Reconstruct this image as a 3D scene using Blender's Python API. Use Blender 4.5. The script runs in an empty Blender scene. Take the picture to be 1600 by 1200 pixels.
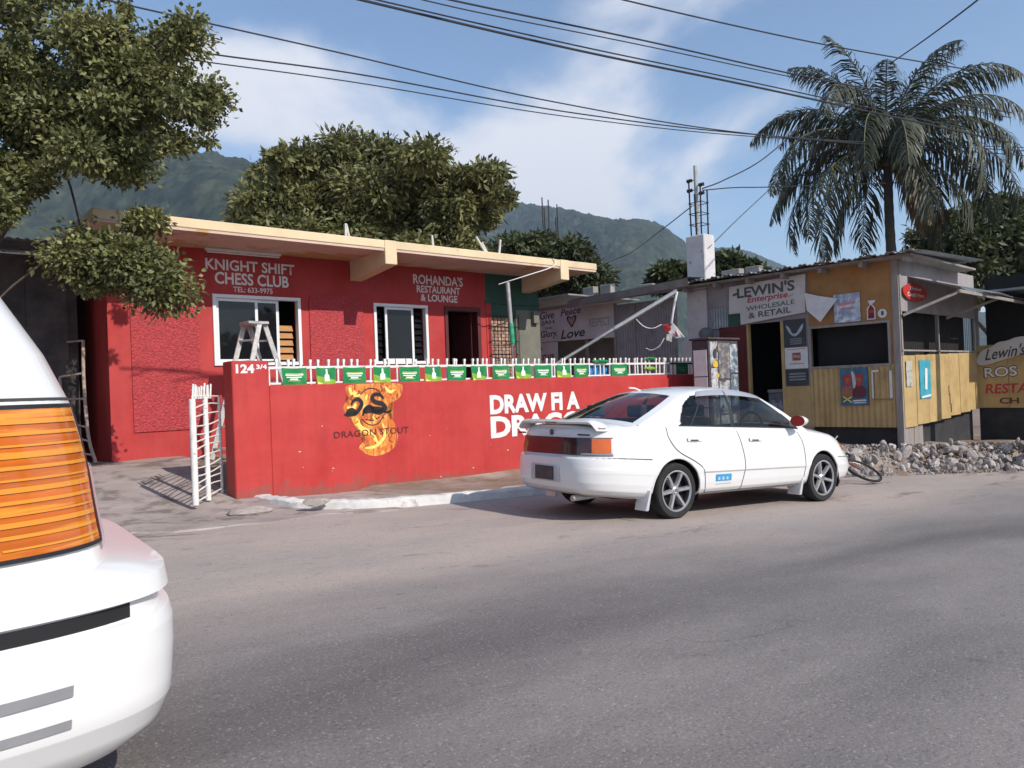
import bpy, bmesh, math, random
import numpy as np
from mathutils import Vector, Matrix

random.seed(7); rng = np.random.default_rng(11)
scene = bpy.context.scene
COL = scene.collection
R = math.radians
PI = math.pi

# ------------------------------------------------------------------ camera
# world: X runs along the street (downhill), Y away from the camera, Z up
CAM_YAW, CAM_ROLL, CAM_H = R(36.0), R(2.2), 1.22
pitch = math.atan(8 / 1200)
f0 = Vector((math.sin(CAM_YAW), math.cos(CAM_YAW), 0)); r0 = Vector((math.cos(CAM_YAW), -math.sin(CAM_YAW), 0)); u0 = Vector((0, 0, 1))
fw = f0 * math.cos(pitch) + u0 * math.sin(pitch); u2 = u0 * math.cos(pitch) - f0 * math.sin(pitch)
rt = r0 * math.cos(CAM_ROLL) - u2 * math.sin(CAM_ROLL); up = u2 * math.cos(CAM_ROLL) + r0 * math.sin(CAM_ROLL)
cam_d = bpy.data.cameras.new('camera'); cam = bpy.data.objects.new('camera', cam_d); COL.objects.link(cam)
cam.matrix_world = Matrix(((rt.x, up.x, -fw.x, 0), (rt.y, up.y, -fw.y, 0), (rt.z, up.z, -fw.z, CAM_H), (0, 0, 0, 1)))
cam_d.sensor_width = 36; cam_d.lens = 27.0; cam_d.clip_end = 20000; cam_d.clip_start = 0.05
scene.camera = cam
def px(x, y, d):
    """a world point seen at photo pixel (x, y) at distance d along the view axis"""
    return Vector((0, 0, CAM_H)) + (fw + rt * ((x - 800) / 1200) - up * ((y - 600) / 1200)) * d

# ------------------------------------------------------------------ sun, sky, exposure
SUN = Vector((.283, -1.282, 1.0)).normalized()
world = bpy.data.worlds.new('World'); scene.world = world; world.use_nodes = True
wn, wl_ = world.node_tree.nodes, world.node_tree.links
wn.clear()
wo = wn.new('ShaderNodeOutputWorld')
sky = wn.new('ShaderNodeTexSky'); sky.sky_type = 'NISHITA'; sky.sun_disc = False
sky.sun_elevation = math.asin(SUN.z); sky.sun_rotation = math.atan2(SUN.x, SUN.y); sky.air_density = 1.0; sky.dust_density = 0.4; sky.ozone_density = 2.2
bg = wn.new('ShaderNodeBackground'); bg.inputs[1].default_value = 0.15
wl_.new(sky.outputs[0], bg.inputs[0])
tc = wn.new('ShaderNodeTexCoord')
mp = wn.new('ShaderNodeMapping'); mp.inputs['Location'].default_value = (3.1, 1.4, 0.3); mp.inputs['Scale'].default_value = (1.0, 1.0, 1.9)
wl_.new(tc.outputs['Generated'], mp.inputs[0])
n1 = wn.new('ShaderNodeTexNoise'); n1.inputs['Scale'].default_value = 2.6; n1.inputs['Detail'].default_value = 9; n1.inputs['Roughness'].default_value = .52; n1.inputs['Distortion'].default_value = .25
wl_.new(mp.outputs[0], n1.inputs['Vector'])
sx = wn.new('ShaderNodeSeparateXYZ'); wl_.new(tc.outputs['Generated'], sx.inputs[0])
lo = wn.new('ShaderNodeMapRange'); lo.inputs[1].default_value = 0.0; lo.inputs[2].default_value = .55; lo.inputs[3].default_value = .15; lo.inputs[4].default_value = -.07
wl_.new(sx.outputs[2], lo.inputs[0])
ad = wn.new('ShaderNodeMath'); ad.operation = 'ADD'; wl_.new(n1.outputs[0], ad.inputs[0]); wl_.new(lo.outputs[0], ad.inputs[1])
cr = wn.new('ShaderNodeMapRange'); cr.interpolation_type = 'SMOOTHSTEP'; cr.inputs[1].default_value = .49; cr.inputs[2].default_value = .66; cr.inputs[4].default_value = .92
wl_.new(ad.outputs[0], cr.inputs[0])
bgc = wn.new('ShaderNodeBackground'); bgc.inputs[0].default_value = (.93, .94, 1.0, 1); bgc.inputs[1].default_value = .86
mx = wn.new('ShaderNodeMixShader'); wl_.new(cr.outputs[0], mx.inputs[0]); wl_.new(bg.outputs[0], mx.inputs[1]); wl_.new(bgc.outputs[0], mx.inputs[2])
wl_.new(mx.outputs[0], wo.inputs[0])
sd = bpy.data.lights.new('sun', 'SUN'); sd.energy = 4.2; sd.angle = R(.5); sd.color = (1, .94, .85)
so = bpy.data.objects.new('sun', sd); COL.objects.link(so); so.rotation_euler = SUN.to_track_quat('Z', 'Y').to_euler(); so.location = (5, -20, 20)
vs = scene.view_settings; vs.view_transform = 'Standard'; vs.look = 'None'; vs.exposure = 0.28; vs.gamma = 1; vs.use_curve_mapping = False
scene.cycles.use_denoising = True
scene.cycles.max_bounces = 6; scene.cycles.diffuse_bounces = 3; scene.cycles.glossy_bounces = 3; scene.cycles.transparent_max_bounces = 12; scene.cycles.volume_bounces = 0

# ------------------------------------------------------------------ materials
MATS = {}
def mat(name, col, rough=.7, metal=0., var=.18, scale=3., bump=0., bscale=30., spec=.4, col2=None, cmix=(.45, .62), c2scale=None, island=0., coat=0., obj=False, stretch=None, trans=0., drip=0., splash=None):
    """procedural material: base colour varied by noise, an optional second colour in patches, optional relief"""
    if name in MATS: return MATS[name]
    m = bpy.data.materials.new(name); m.use_nodes = True; MATS[name] = m
    N, L = m.node_tree.nodes, m.node_tree.links
    b = N['Principled BSDF']; b.inputs['Roughness'].default_value = rough; b.inputs['Metallic'].default_value = metal
    b.inputs['Specular IOR Level'].default_value = spec; b.inputs['Coat Weight'].default_value = coat; b.inputs['Coat Roughness'].default_value = .06
    t = N.new('ShaderNodeTexCoord'); vec = t.outputs['Object']
    if stretch:
        q = N.new('ShaderNodeMapping'); q.inputs['Scale'].default_value = stretch; L.new(vec, q.inputs[0]); vec = q.outputs[0]
    n = N.new('ShaderNodeTexNoise'); n.inputs['Scale'].default_value = scale; n.inputs['Detail'].default_value = 6; n.inputs['Roughness'].default_value = .62; L.new(vec, n.inputs['Vector'])
    rr = N.new('ShaderNodeMapRange'); rr.inputs[1].default_value = .3; rr.inputs[2].default_value = .7; rr.inputs[3].default_value = 1 - var; rr.inputs[4].default_value = 1 + var; L.new(n.outputs[0], rr.inputs[0])
    last = None
    if col2 is not None:
        n2 = N.new('ShaderNodeTexNoise'); n2.inputs['Scale'].default_value = c2scale or scale * .6; n2.inputs['Detail'].default_value = 8; n2.inputs['Roughness'].default_value = .65; L.new(vec, n2.inputs['Vector'])
        r2 = N.new('ShaderNodeMapRange'); r2.inputs[1].default_value = cmix[0]; r2.inputs[2].default_value = cmix[1]; L.new(n2.outputs[0], r2.inputs[0])
        mc = N.new('ShaderNodeMix'); mc.data_type = 'RGBA'; mc.inputs[6].default_value = (*col, 1); mc.inputs[7].default_value = (*col2, 1); L.new(r2.outputs[0], mc.inputs[0]); last = mc.outputs[2]
    if island:
        g = N.new('ShaderNodeNewGeometry'); ri = N.new('ShaderNodeMapRange'); ri.inputs[3].default_value = 1 - island; ri.inputs[4].default_value = 1 + island
        L.new(g.outputs['Random Per Island'], ri.inputs[0])
        mu = N.new('ShaderNodeMath'); mu.operation = 'MULTIPLY'; L.new(rr.outputs[0], mu.inputs[0]); L.new(ri.outputs[0], mu.inputs[1]); fac = mu.outputs[0]
    elif obj:
        g = N.new('ShaderNodeObjectInfo'); ri = N.new('ShaderNodeMapRange'); ri.inputs[3].default_value = .65; ri.inputs[4].default_value = 1.3
        L.new(g.outputs['Random'], ri.inputs[0])
        mu = N.new('ShaderNodeMath'); mu.operation = 'MULTIPLY'; L.new(rr.outputs[0], mu.inputs[0]); L.new(ri.outputs[0], mu.inputs[1]); fac = mu.outputs[0]
    else: fac = rr.outputs[0]
    if drip:      # faint vertical weather streaks
        qd = N.new('ShaderNodeMapping'); qd.inputs['Scale'].default_value = (5.5, 5.5, .35); L.new(t.outputs['Object'], qd.inputs[0])
        nd = N.new('ShaderNodeTexNoise'); nd.inputs['Scale'].default_value = 1.6; nd.inputs['Detail'].default_value = 7; nd.inputs['Roughness'].default_value = .7; L.new(qd.outputs[0], nd.inputs['Vector'])
        rd = N.new('ShaderNodeMapRange'); rd.inputs[1].default_value = .38; rd.inputs[2].default_value = .62; rd.inputs[3].default_value = 1 - drip; rd.inputs[4].default_value = 1 + drip * .4; L.new(nd.outputs[0], rd.inputs[0])
        md = N.new('ShaderNodeMath'); md.operation = 'MULTIPLY'; L.new(fac, md.inputs[0]); L.new(rd.outputs[0], md.inputs[1]); fac = md.outputs[0]
    if splash:    # mud splashed up the foot of the wall: (height, colour)
        sz = N.new('ShaderNodeSeparateXYZ'); L.new(t.outputs['Object'], sz.inputs[0])
        ns = N.new('ShaderNodeTexNoise'); ns.inputs['Scale'].default_value = 5; ns.inputs['Detail'].default_value = 8; ns.inputs['Roughness'].default_value = .7; L.new(t.outputs['Object'], ns.inputs['Vector'])
        m1 = N.new('ShaderNodeMath'); m1.operation = 'MULTIPLY_ADD'; m1.inputs[1].default_value = -.9; L.new(ns.outputs[0], m1.inputs[0]); L.new(sz.outputs[2], m1.inputs[2])
        # the pavement falls along the wall, so the splash line falls with it
        m2 = N.new('ShaderNodeMath'); m2.operation = 'MULTIPLY_ADD'; m2.inputs[1].default_value = .042; L.new(sz.outputs[0], m2.inputs[0]); L.new(m1.outputs[0], m2.inputs[2])
        rs = N.new('ShaderNodeMapRange'); rs.inputs[1].default_value = splash[0] - .50; rs.inputs[2].default_value = splash[0] - .62; rs.inputs[3].default_value = 0; rs.inputs[4].default_value = .7; L.new(m2.outputs[0], rs.inputs[0])
        xs_ = N.new('ShaderNodeMix'); xs_.data_type = 'RGBA'; L.new(rs.outputs[0], xs_.inputs[0]); xs_.inputs[7].default_value = (*splash[1], 1)
        if last is not None: L.new(last, xs_.inputs[6])
        else: xs_.inputs[6].default_value = (*col, 1)
        last = xs_.outputs[2]
    vm = N.new('ShaderNodeVectorMath'); vm.operation = 'SCALE'; L.new(fac, vm.inputs['Scale'])
    if last is not None: L.new(last, vm.inputs[0])
    else: vm.inputs[0].default_value = col
    L.new(vm.outputs[0], b.inputs['Base Color'])
    if bump:
        nb = N.new('ShaderNodeTexNoise'); nb.inputs['Scale'].default_value = bscale; nb.inputs['Detail'].default_value = 5; L.new(vec, nb.inputs['Vector'])
        bp = N.new('ShaderNodeBump'); bp.inputs['Strength'].default_value = min(bump, 1); bp.inputs['Distance'].default_value = .01 * max(1, bump); L.new(nb.outputs[0], bp.inputs['Height']); L.new(bp.outputs[0], b.inputs['Normal'])
    if trans:
        tr = N.new('ShaderNodeBsdfTranslucent'); L.new(vm.outputs[0], tr.inputs[0])
        ms = N.new('ShaderNodeMixShader'); ms.inputs[0].default_value = trans; o = N['Material Output']
        L.new(b.outputs[0], ms.inputs[1]); L.new(tr.outputs[0], ms.inputs[2]); L.new(ms.outputs[0], o.inputs[0])
    return m

def glass_mat(name, tint, ior=1.45):
    if name in MATS: return MATS[name]
    m = bpy.data.materials.new(name); m.use_nodes = True; MATS[name] = m
    N, L = m.node_tree.nodes, m.node_tree.links
    N.remove(N['Principled BSDF'])
    tr = N.new('ShaderNodeBsdfTransparent'); tr.inputs[0].default_value = (*tint, 1)
    gl = N.new('ShaderNodeBsdfGlossy'); gl.inputs['Roughness'].default_value = .015
    fr = N.new('ShaderNodeLayerWeight'); p5 = N.new('ShaderNodeMath'); p5.operation = 'POWER'; p5.inputs[1].default_value = 4.5; L.new(fr.outputs['Facing'], p5.inputs[0])
    pa = N.new('ShaderNodeMath'); pa.operation = 'MULTIPLY_ADD'; pa.inputs[1].default_value = .85; pa.inputs[2].default_value = .05; L.new(p5.outputs[0], pa.inputs[0])
    ms = N.new('ShaderNodeMixShader'); L.new(pa.outputs[0], ms.inputs[0]); L.new(tr.outputs[0], ms.inputs[1]); L.new(gl.outputs[0], ms.inputs[2])
    L.new(ms.outputs[0], N['Material Output'].inputs[0])
    return m

# ------------------------------------------------------------------ mesh helpers
class MB:
    """collects geometry for one mesh; M places it"""
    def __init__(s): s.v = []; s.f = []
    def add(s, vs, fs, M=None):
        k = len(s.v)
        s.v += [tuple(M @ Vector(p)) if M is not None else tuple(p) for p in vs]
        s.f += [tuple(i + k for i in f) for f in fs]; return s
    def box(s, x0, x1, y0, y1, z0, z1, M=None):
        vs = [(x0, y0, z0), (x1, y0, z0), (x1, y1, z0), (x0, y1, z0), (x0, y0, z1), (x1, y0, z1), (x1, y1, z1), (x0, y1, z1)]
        return s.add(vs, [(0, 3, 2, 1), (4, 5, 6, 7), (0, 1, 5, 4), (1, 2, 6, 5), (2, 3, 7, 6), (3, 0, 4, 7)], M)
    def tube(s, pts, r, n=8, cap=True, r1=None):
        pts = [Vector(p) for p in pts]; m = len(pts); k0 = len(s.v); prev = None
        for i, p in enumerate(pts):
            d = (pts[min(i + 1, m - 1)] - pts[max(i - 1, 0)]).normalized()
            if prev is None: a = d.orthogonal().normalized()
            else:
                a = prev - d * prev.dot(d); a = a.normalized() if a.length > 1e-6 else d.orthogonal().normalized()
            prev = a; b = d.cross(a)
            rr = r if r1 is None else r + (r1 - r) * i / max(1, m - 1)
            if isinstance(r, (list, tuple)): rr = r[i]
            for j in range(n):
                t = 2 * PI * j / n; q = p + a * (math.cos(t) * rr) + b * (math.sin(t) * rr); s.v.append(tuple(q))
        for i in range(m - 1):
            for j in range(n):
                a0 = k0 + i * n + j; b0 = k0 + i * n + (j + 1) % n
                s.f.append((a0, b0, b0 + n, a0 + n))
        if cap:
            s.f.append(tuple(k0 + j for j in reversed(range(n)))); s.f.append(tuple(k0 + (m - 1) * n + j for j in range(n)))
        return s
    def bar(s, p, q, w, h, upv=(0, 0, 1)):
        p, q = Vector(p), Vector(q); d = (q - p).normalized(); a = d.cross(Vector(upv))
        a = a.normalized() if a.length > 1e-5 else d.orthogonal().normalized(); b = a.cross(d)
        vs = [t + a * (w / 2 * i) + b * (h / 2 * j) for t in (p, q) for i, j in ((-1, -1), (1, -1), (1, 1), (-1, 1))]
        return s.add(vs, [(3, 2, 1, 0), (4, 5, 6, 7), (0, 1, 5, 4), (1, 2, 6, 5), (2, 3, 7, 6), (3, 0, 4, 7)])
    def grid(s, rows, close=False):
        """rows: list of equal-length point lists"""
        k = len(s.v); m = len(rows[0])
        for r_ in rows: s.v += [tuple(p) for p in r_]
        for i in range(len(rows) - 1):
            for j in range(m - 1 + (1 if close else 0)):
                j2 = (j + 1) % m; s.f.append((k + i * m + j, k + i * m + j2, k + (i + 1) * m + j2, k + (i + 1) * m + j))
        return s
    def lathe(s, prof, n=24, axis='y', c=(0, 0, 0)):
        """prof: (radius, axial) pairs, turned round the axis"""
        rows = []
        for r_, a_ in prof:
            row = []
            for j in range(n):
                t = 2 * PI * j / n; u, w = math.cos(t) * r_, math.sin(t) * r_
                row.append((c[0] + u, c[1] + a_, c[2] + w) if axis == 'y' else (c[0] + u, c[1] + w, c[2] + a_) if axis == 'z' else (c[0] + a_, c[1] + u, c[2] + w))
            rows.append(row)
        return s.grid(rows, True)
    def mesh(s, name):
        me = bpy.data.meshes.new(name); me.from_pydata(s.v, [], s.f); me.update(); return me
    def build(s, name, m, parent=None, smooth=False, fixn=True, bevel=0):
        me = s.mesh(name)
        if fixn or smooth or bevel:
            b = bmesh.new(); b.from_mesh(me)
            if fixn: bmesh.ops.recalc_face_normals(b, faces=b.faces)
            if bevel: bmesh.ops.bevel(b, geom=list(b.edges), offset=bevel, segments=1, affect='EDGES')
            b.to_mesh(me); b.free()
        if smooth: smooth_mesh(me)
        return obj(name, me, m, parent)
def smooth_mesh(me, ang=35):
    me.shade_smooth()
    try: me.set_sharp_from_angle(angle=R(ang))
    except Exception: pass
def obj(name, me, m=None, parent=None):
    o = bpy.data.objects.new(name, me)
    if m is not None and len(me.materials) == 0: me.materials.append(m)
    COL.objects.link(o)
    if parent is not None: o.parent = parent
    return o
def tag(o, label, cat, group=None):
    o['label'] = label; o['category'] = cat
    if group: o['group'] = group
    return o
def kind(o, k): o['kind'] = k; return o
def frame(origin, ang):
    return Matrix.Translation(Vector(origin)) @ Matrix.Rotation(R(ang), 4, 'Z')
def thing(name, label, cat, M=None, group=None):
    o = bpy.data.objects.new(name, None); COL.objects.link(o); o.empty_display_size = .2
    if M is not None: o.matrix_world = M
    return tag(o, label, cat, group)
def move_copy(root, M, label=None):
    r = root.copy(); COL.objects.link(r); r.matrix_world = M
    if label: r['label'] = label
    for ch in list(root.children):
        c = ch.copy(); COL.objects.link(c); c.parent = r
        for g in ch.children:
            d = g.copy(); COL.objects.link(d); d.parent = c
    return r

def text(body, parent, x0, x1, z0, z1, m, y=-.004, bold=.0, shear=0., name='lettering', skew=0., sp=1.0, M=None):
    """painted lettering fitted into a box of the wall frame (x along the wall, z up); skew lifts the right end"""
    cu = bpy.data.curves.new('t', 'FONT'); cu.body = body; cu.size = 1; cu.offset = bold; cu.shear = shear; cu.space_character = sp; cu.resolution_u = 3
    o = bpy.data.objects.new('t', cu); COL.objects.link(o)
    dg = bpy.context.evaluated_depsgraph_get(); dg.update()
    me = bpy.data.meshes.new_from_object(o.evaluated_get(dg)); bpy.data.objects.remove(o); bpy.data.curves.remove(cu)
    n = len(me.vertices); co = np.empty(n * 3); me.vertices.foreach_get('co', co); co = co.reshape(-1, 3)
    a, b = co[:, 0].min(), co[:, 0].max(); c, d = co[:, 1].min(), co[:, 1].max()
    X = x0 + (co[:, 0] - a) / (b - a) * (x1 - x0); Z = z0 + (co[:, 1] - c) / (d - c) * (z1 - z0)
    Z = Z + skew * (X - x0)
    out = np.stack([X, np.full(n, y), Z], 1)
    if M is not None: out = np.array([M @ Vector(p) for p in out])
    me.vertices.foreach_set('co', out.ravel()); me.materials.clear(); me.update(); me.name = name
    return obj(name, me, m, parent)
def poly(name, pts, m, parent, y=-.004, inset=None):
    """flat painted shape on a wall, outline in (x, z)"""
    me = bpy.data.meshes.new(name); b = bmesh.new()
    vs = [b.verts.new((p[0], y, p[1])) for p in pts]; f = b.faces.new(vs); bmesh.ops.triangulate(b, faces=[f])
    b.to_mesh(me); b.free(); return obj(name, me, m, parent)
def smooth_closed(pts, k=3):
    for _ in range(k):
        q = []
        for i in range(len(pts)):
            a, b = pts[i], pts[(i + 1) % len(pts)]
            q += [(a[0] * .75 + b[0] * .25, a[1] * .75 + b[1] * .25), (a[0] * .25 + b[0] * .75, a[1] * .25 + b[1] * .75)]
        pts = q
    return pts
def spline(pts, n=8):
    P = [Vector(p) for p in pts]; P = [P[0] * 2 - P[1]] + P + [P[-1] * 2 - P[-2]]; out = []
    for i in range(1, len(P) - 2):
        for k in range(n):
            t = k / n; a, b, c, d = P[i - 1], P[i], P[i + 1], P[i + 2]
            out.append(.5 * ((2 * b) + (c - a) * t + (2 * a - 5 * b + 4 * c - d) * t * t + (3 * b - a - 3 * c + d) * t ** 3))
    out.append(P[-2]); return out
def stroke(name, pts, w, m, parent, y=-.006, taper=False):
    """brush stroke of width w along a path in (x, z)"""
    P = spline([(p[0], 0, p[1]) for p in pts], 6); L_, R_ = [], []
    for i, p in enumerate(P):
        d = (P[min(i + 1, len(P) - 1)] - P[max(i - 1, 0)]).normalized(); n = Vector((-d.z, 0, d.x))
        t = i / (len(P) - 1); ww = w * (.35 + .65 * math.sin(PI * t) ** .6 if taper else 1) / 2
        L_.append((p.x + n.x * ww, y, p.z + n.z * ww)); R_.append((p.x - n.x * ww, y, p.z - n.z * ww))
    b = MB(); b.grid([L_, R_]); return b.build(name, m, parent, fixn=False)
def wall_mesh(s0, s1, z0, z1, th, openings):
    """a wall slab (front at y=0, back at y=th) with real openings and reveals"""
    S = sorted({s0, s1, *[o[0] for o in openings], *[o[1] for o in openings]}); Z = sorted({z0, z1, *[o[2] for o in openings], *[o[3] for o in openings]})
    def solid(i, j):
        if i < 0 or j < 0 or i >= len(S) - 1 or j >= len(Z) - 1: return False
        a, c = (S[i] + S[i + 1]) / 2, (Z[j] + Z[j + 1]) / 2
        return not any(o[0] < a < o[1] and o[2] < c < o[3] for o in openings)
    b = MB()
    for i in range(len(S) - 1):
        for j in range(len(Z) - 1):
            if not solid(i, j): continue
            a, d, c, e = S[i], S[i + 1], Z[j], Z[j + 1]
            b.add([(a, 0, c), (d, 0, c), (d, 0, e), (a, 0, e)], [(0, 1, 2, 3)]); b.add([(a, th, c), (d, th, c), (d, th, e), (a, th, e)], [(3, 2, 1, 0)])
            if not solid(i - 1, j): b.add([(a, 0, c), (a, 0, e), (a, th, e), (a, th, c)], [(0, 1, 2, 3)])
            if not solid(i + 1, j): b.add([(d, 0, c), (d, th, c), (d, th, e), (d, 0, e)], [(0, 1, 2, 3)])
            if not solid(i, j - 1): b.add([(a, 0, c), (a, th, c), (d, th, c), (d, 0, c)], [(0, 1, 2, 3)])
            if not solid(i, j + 1): b.add([(a, 0, e), (d, 0, e), (d, th, e), (a, th, e)], [(0, 1, 2, 3)])
    return b
def corrugated(w, h, pitch=.08, amp=.012, M=None, b=None, seg=6, jag=0.):
    """corrugated sheet in the local xz plane, ribs running up z"""
    b = b or MB(); n = max(2, int(w / pitch * seg)); r0_, r1_ = [], []
    for i in range(n + 1):
        x = w * i / n; y = amp * math.sin(2 * PI * x / pitch); j = jag * (random.random() - .5)
        p, q = Vector((x, y, j)), Vector((x, y, h))
        r0_.append(M @ p if M is not None else p); r1_.append(M @ q if M is not None else q)
    b.grid([r0_, r1_]); return b
SLOPE = .042
def road_z(x): return -SLOPE * max(-60, min(70, x))
# ================================================================== the setting
def sstep(a, b, x):
    t = max(0., min(1., (x - a) / (b - a))); return t * t * (3 - 2 * t)
def rubble_y(x): return 7.25 - (x - 12.9) * .36 if x < 22 else 3.97
def ground_z(x, y):
    r_ = road_z(x)
    left = r_ + (.31 - r_) * sstep(9.0, 13.0, y)
    mid = r_ + .1 + (.2 - r_) * sstep(10.0, 11.2, y) if y > 8.5 else r_
    right = r_ + .46 * sstep(rubble_y(x) + .1, rubble_y(x) + .95, y)
    a = sstep(2.9, 3.15, x); b = sstep(11.6, 13.2, x)
    z = left * (1 - a) + mid * a; z = z * (1 - b) + right * b
    return z
def lin(a, b, st):
    n = max(1, int(round((b - a) / st))); return [a + (b - a) * i / n for i in range(n)]
# materials of the ground
def road_material():
    m = bpy.data.materials.new('asphalt'); m.use_nodes = True; N, L = m.node_tree.nodes, m.node_tree.links; b = N['Principled BSDF']
    t = N.new('ShaderNodeTexCoord'); o = t.outputs['Object']
    def noise(sc, det=6, rough=.6, stretch=None, dist=0):
        v = o
        if stretch:
            q = N.new('ShaderNodeMapping'); q.inputs['Scale'].default_value = stretch; L.new(o, q.inputs[0]); v = q.outputs[0]
        n = N.new('ShaderNodeTexNoise'); n.inputs['Scale'].default_value = sc; n.inputs['Detail'].default_value = det; n.inputs['Roughness'].default_value = rough; n.inputs['Distortion'].default_value = dist; L.new(v, n.inputs['Vector']); return n.outputs[0]
    def rng_(v, a, b_, c=0., d=1.):
        r_ = N.new('ShaderNodeMapRange'); r_.interpolation_type = 'SMOOTHSTEP'; r_.inputs[1].default_value = a; r_.inputs[2].default_value = b_; r_.inputs[3].default_value = c; r_.inputs[4].default_value = d; L.new(v, r_.inputs[0]); return r_.outputs[0]
    def mixc(f, a, b_):
        x = N.new('ShaderNodeMix'); x.data_type = 'RGBA'
        if isinstance(f, float): x.inputs[0].default_value = f
        else: L.new(f, x.inputs[0])
        for i, c in ((6, a), (7, b_)):
            if isinstance(c, tuple): x.inputs[i].default_value = (*c, 1)
            else: L.new(c, x.inputs[i])
        return x.outputs[2]
    def math_(op, a, b_):
        x = N.new('ShaderNodeMath'); x.operation = op
        for i, c in ((0, a), (1, b_)):
            if isinstance(c, (int, float)): x.inputs[i].default_value = c
            else: L.new(c, x.inputs[i])
        return x.outputs[0]
    sp = N.new('ShaderNodeSeparateXYZ'); L.new(o, sp.inputs[0]); Y = sp.outputs[1]
    wob = math_('ADD', Y, math_('MULTIPLY', math_('SUBTRACT', noise(.5, 5, .6, (.35, 1, 1)), .5), 2.2))
    base = mixc(rng_(noise(1.3, 8, .65, (.45, 1, 1)), .35, .66), (.185, .166, .158), (.240, .214, .202))
    dusty = mixc(rng_(wob, 3.7, 5.6), base, mixc(rng_(noise(.9, 8, .7, (.5, 1, 1)), .38, .62), (.430, .350, .305), (.360, .308, .280)))
    # worn dark wheel tracks running along the street
    def band(c, w): return rng_(math_('ABSOLUTE', math_('SUBTRACT', wob, c), 0), 0., w, 1., 0.)
    tr = math_('MULTIPLY', math_('MAXIMUM', band(3.25, .62), math_('MULTIPLY', band(1.7, .5), .55)), rng_(noise(.8, 6, .6, (.25, 1, 1)), .3, .6, .35, .8))
    c1 = mixc(tr, dusty, (.118, .104, .102))
    # brown oil and mud stains
    st = math_('MULTIPLY', rng_(noise(1.1, 9, .72, (.6, 1.3, 1), .4), .56, .66), rng_(Y, 4.2, 5.4))
    c2 = mixc(math_('MULTIPLY', st, .75), c1, (.105, .072, .060))
    spk = noise(70, 3, .8); c3 = mixc(rng_(spk, .57, .70, 0., .75), c2, (.46, .42, .40)); c4 = mixc(rng_(spk, .44, .30, 0., .75), c3, (.05, .046, .044))
    s2 = noise(14, 6, .7, (.5, 1, 1)); c5 = mixc(rng_(s2, .60, .70, 0., .4), c4, (.07, .062, .058))
    vo = N.new('ShaderNodeTexVoronoi'); vo.feature = 'DISTANCE_TO_EDGE'; vo.inputs['Scale'].default_value = .55
    mpv = N.new('ShaderNodeVectorMath'); mpv.operation = 'ADD'; nz = N.new('ShaderNodeTexNoise'); nz.inputs['Scale'].default_value = 1.7; nz.inputs['Detail'].default_value = 6; L.new(o, nz.inputs['Vector'])
    L.new(o, mpv.inputs[0]); L.new(nz.outputs[1], mpv.inputs[1]); L.new(mpv.outputs[0], vo.inputs['Vector'])
    ck = math_('MULTIPLY', rng_(vo.outputs['Distance'], .004, .012, 1., 0.), rng_(noise(.6, 3, .5), .60, .70, 0., .25)); c6 = mixc(ck, c5, (.04, .037, .036))
    L.new(c6, b.inputs['Base Color']); b.inputs['Roughness'].default_value = .85; b.inputs['Specular IOR Level'].default_value = .25
    bp = N.new('ShaderNodeBump'); bp.inputs['Strength'].default_value = .55; bp.inputs['Distance'].default_value = .012
    L.new(math_('ADD', math_('MULTIPLY', noise(55, 4, .7), .7), math_('MULTIPLY', noise(6, 6, .6), 1.2)), bp.inputs['Height']); L.new(bp.outputs[0], b.inputs['Normal'])
    return m
M_road = road_material()
M_dirt = mat('dirt', (.23, .165, .125), .95, var=.25, scale=2.2, bump=.8, bscale=14, col2=(.30, .25, .21), spec=.1)
M_drive = mat('driveway_concrete', (.36, .30, .275), .92, var=.22, scale=1.6, bump=.6, bscale=18, col2=(.21, .175, .155), cmix=(.5, .6), c2scale=2.3, spec=.15)
M_pave = mat('pavement_concrete', (.40, .34, .31), .92, var=.2, scale=1.8, bump=.5, bscale=25, col2=(.27, .225, .20), cmix=(.52, .64), c2scale=2.5, spec=.15)
M_kerb = mat('kerb_whitewash', (.60, .58, .555), .85, var=.14, scale=5, bump=.6, bscale=22, col2=(.30, .27, .25), cmix=(.56, .68), c2scale=3.5, spec=.2)

xs = [-6000, -2500, -900, -300, -120, -60, -30] + lin(-16, 30, .4) + [30, 34, 40, 50, 70, 110, 300, 900, 2500, 6000]
ys = [-6000, -2500, -900, -300, -100, -40, -15, 0, 4] + lin(5.0, 16, .25) + [16, 18, 22, 28, 40, 60, 120, 300, 900, 2500, 6000]
g = MB(); rows = []
for y in ys:
    row = []
    for x in xs:
        z = ground_z(x, y)
        if x < 4.5 and y < 10.35: z = min(z, road_z(x) + (.31 - road_z(x)) * sstep(9.0, 13.0, y)) - .06
        elif (x < 12.5 and y < 8.6) or y < rubble_y(max(x, 12.9)) - .1: z -= .05
        elif x > 12.6 or y > 14: z += .03 * (math.sin(x * 1.7 + y * 2.3) + math.sin(x * 3.1 - y * 1.3)) * (1 if abs(x) < 40 and y < 40 else 0)
        if abs(x) > 200 or abs(y) > 200: z -= .5
        row.append((x, y, z))
    rows.append(row)
g.grid(rows); kind(g.build('ground', M_dirt, smooth=True), 'structure')
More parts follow.
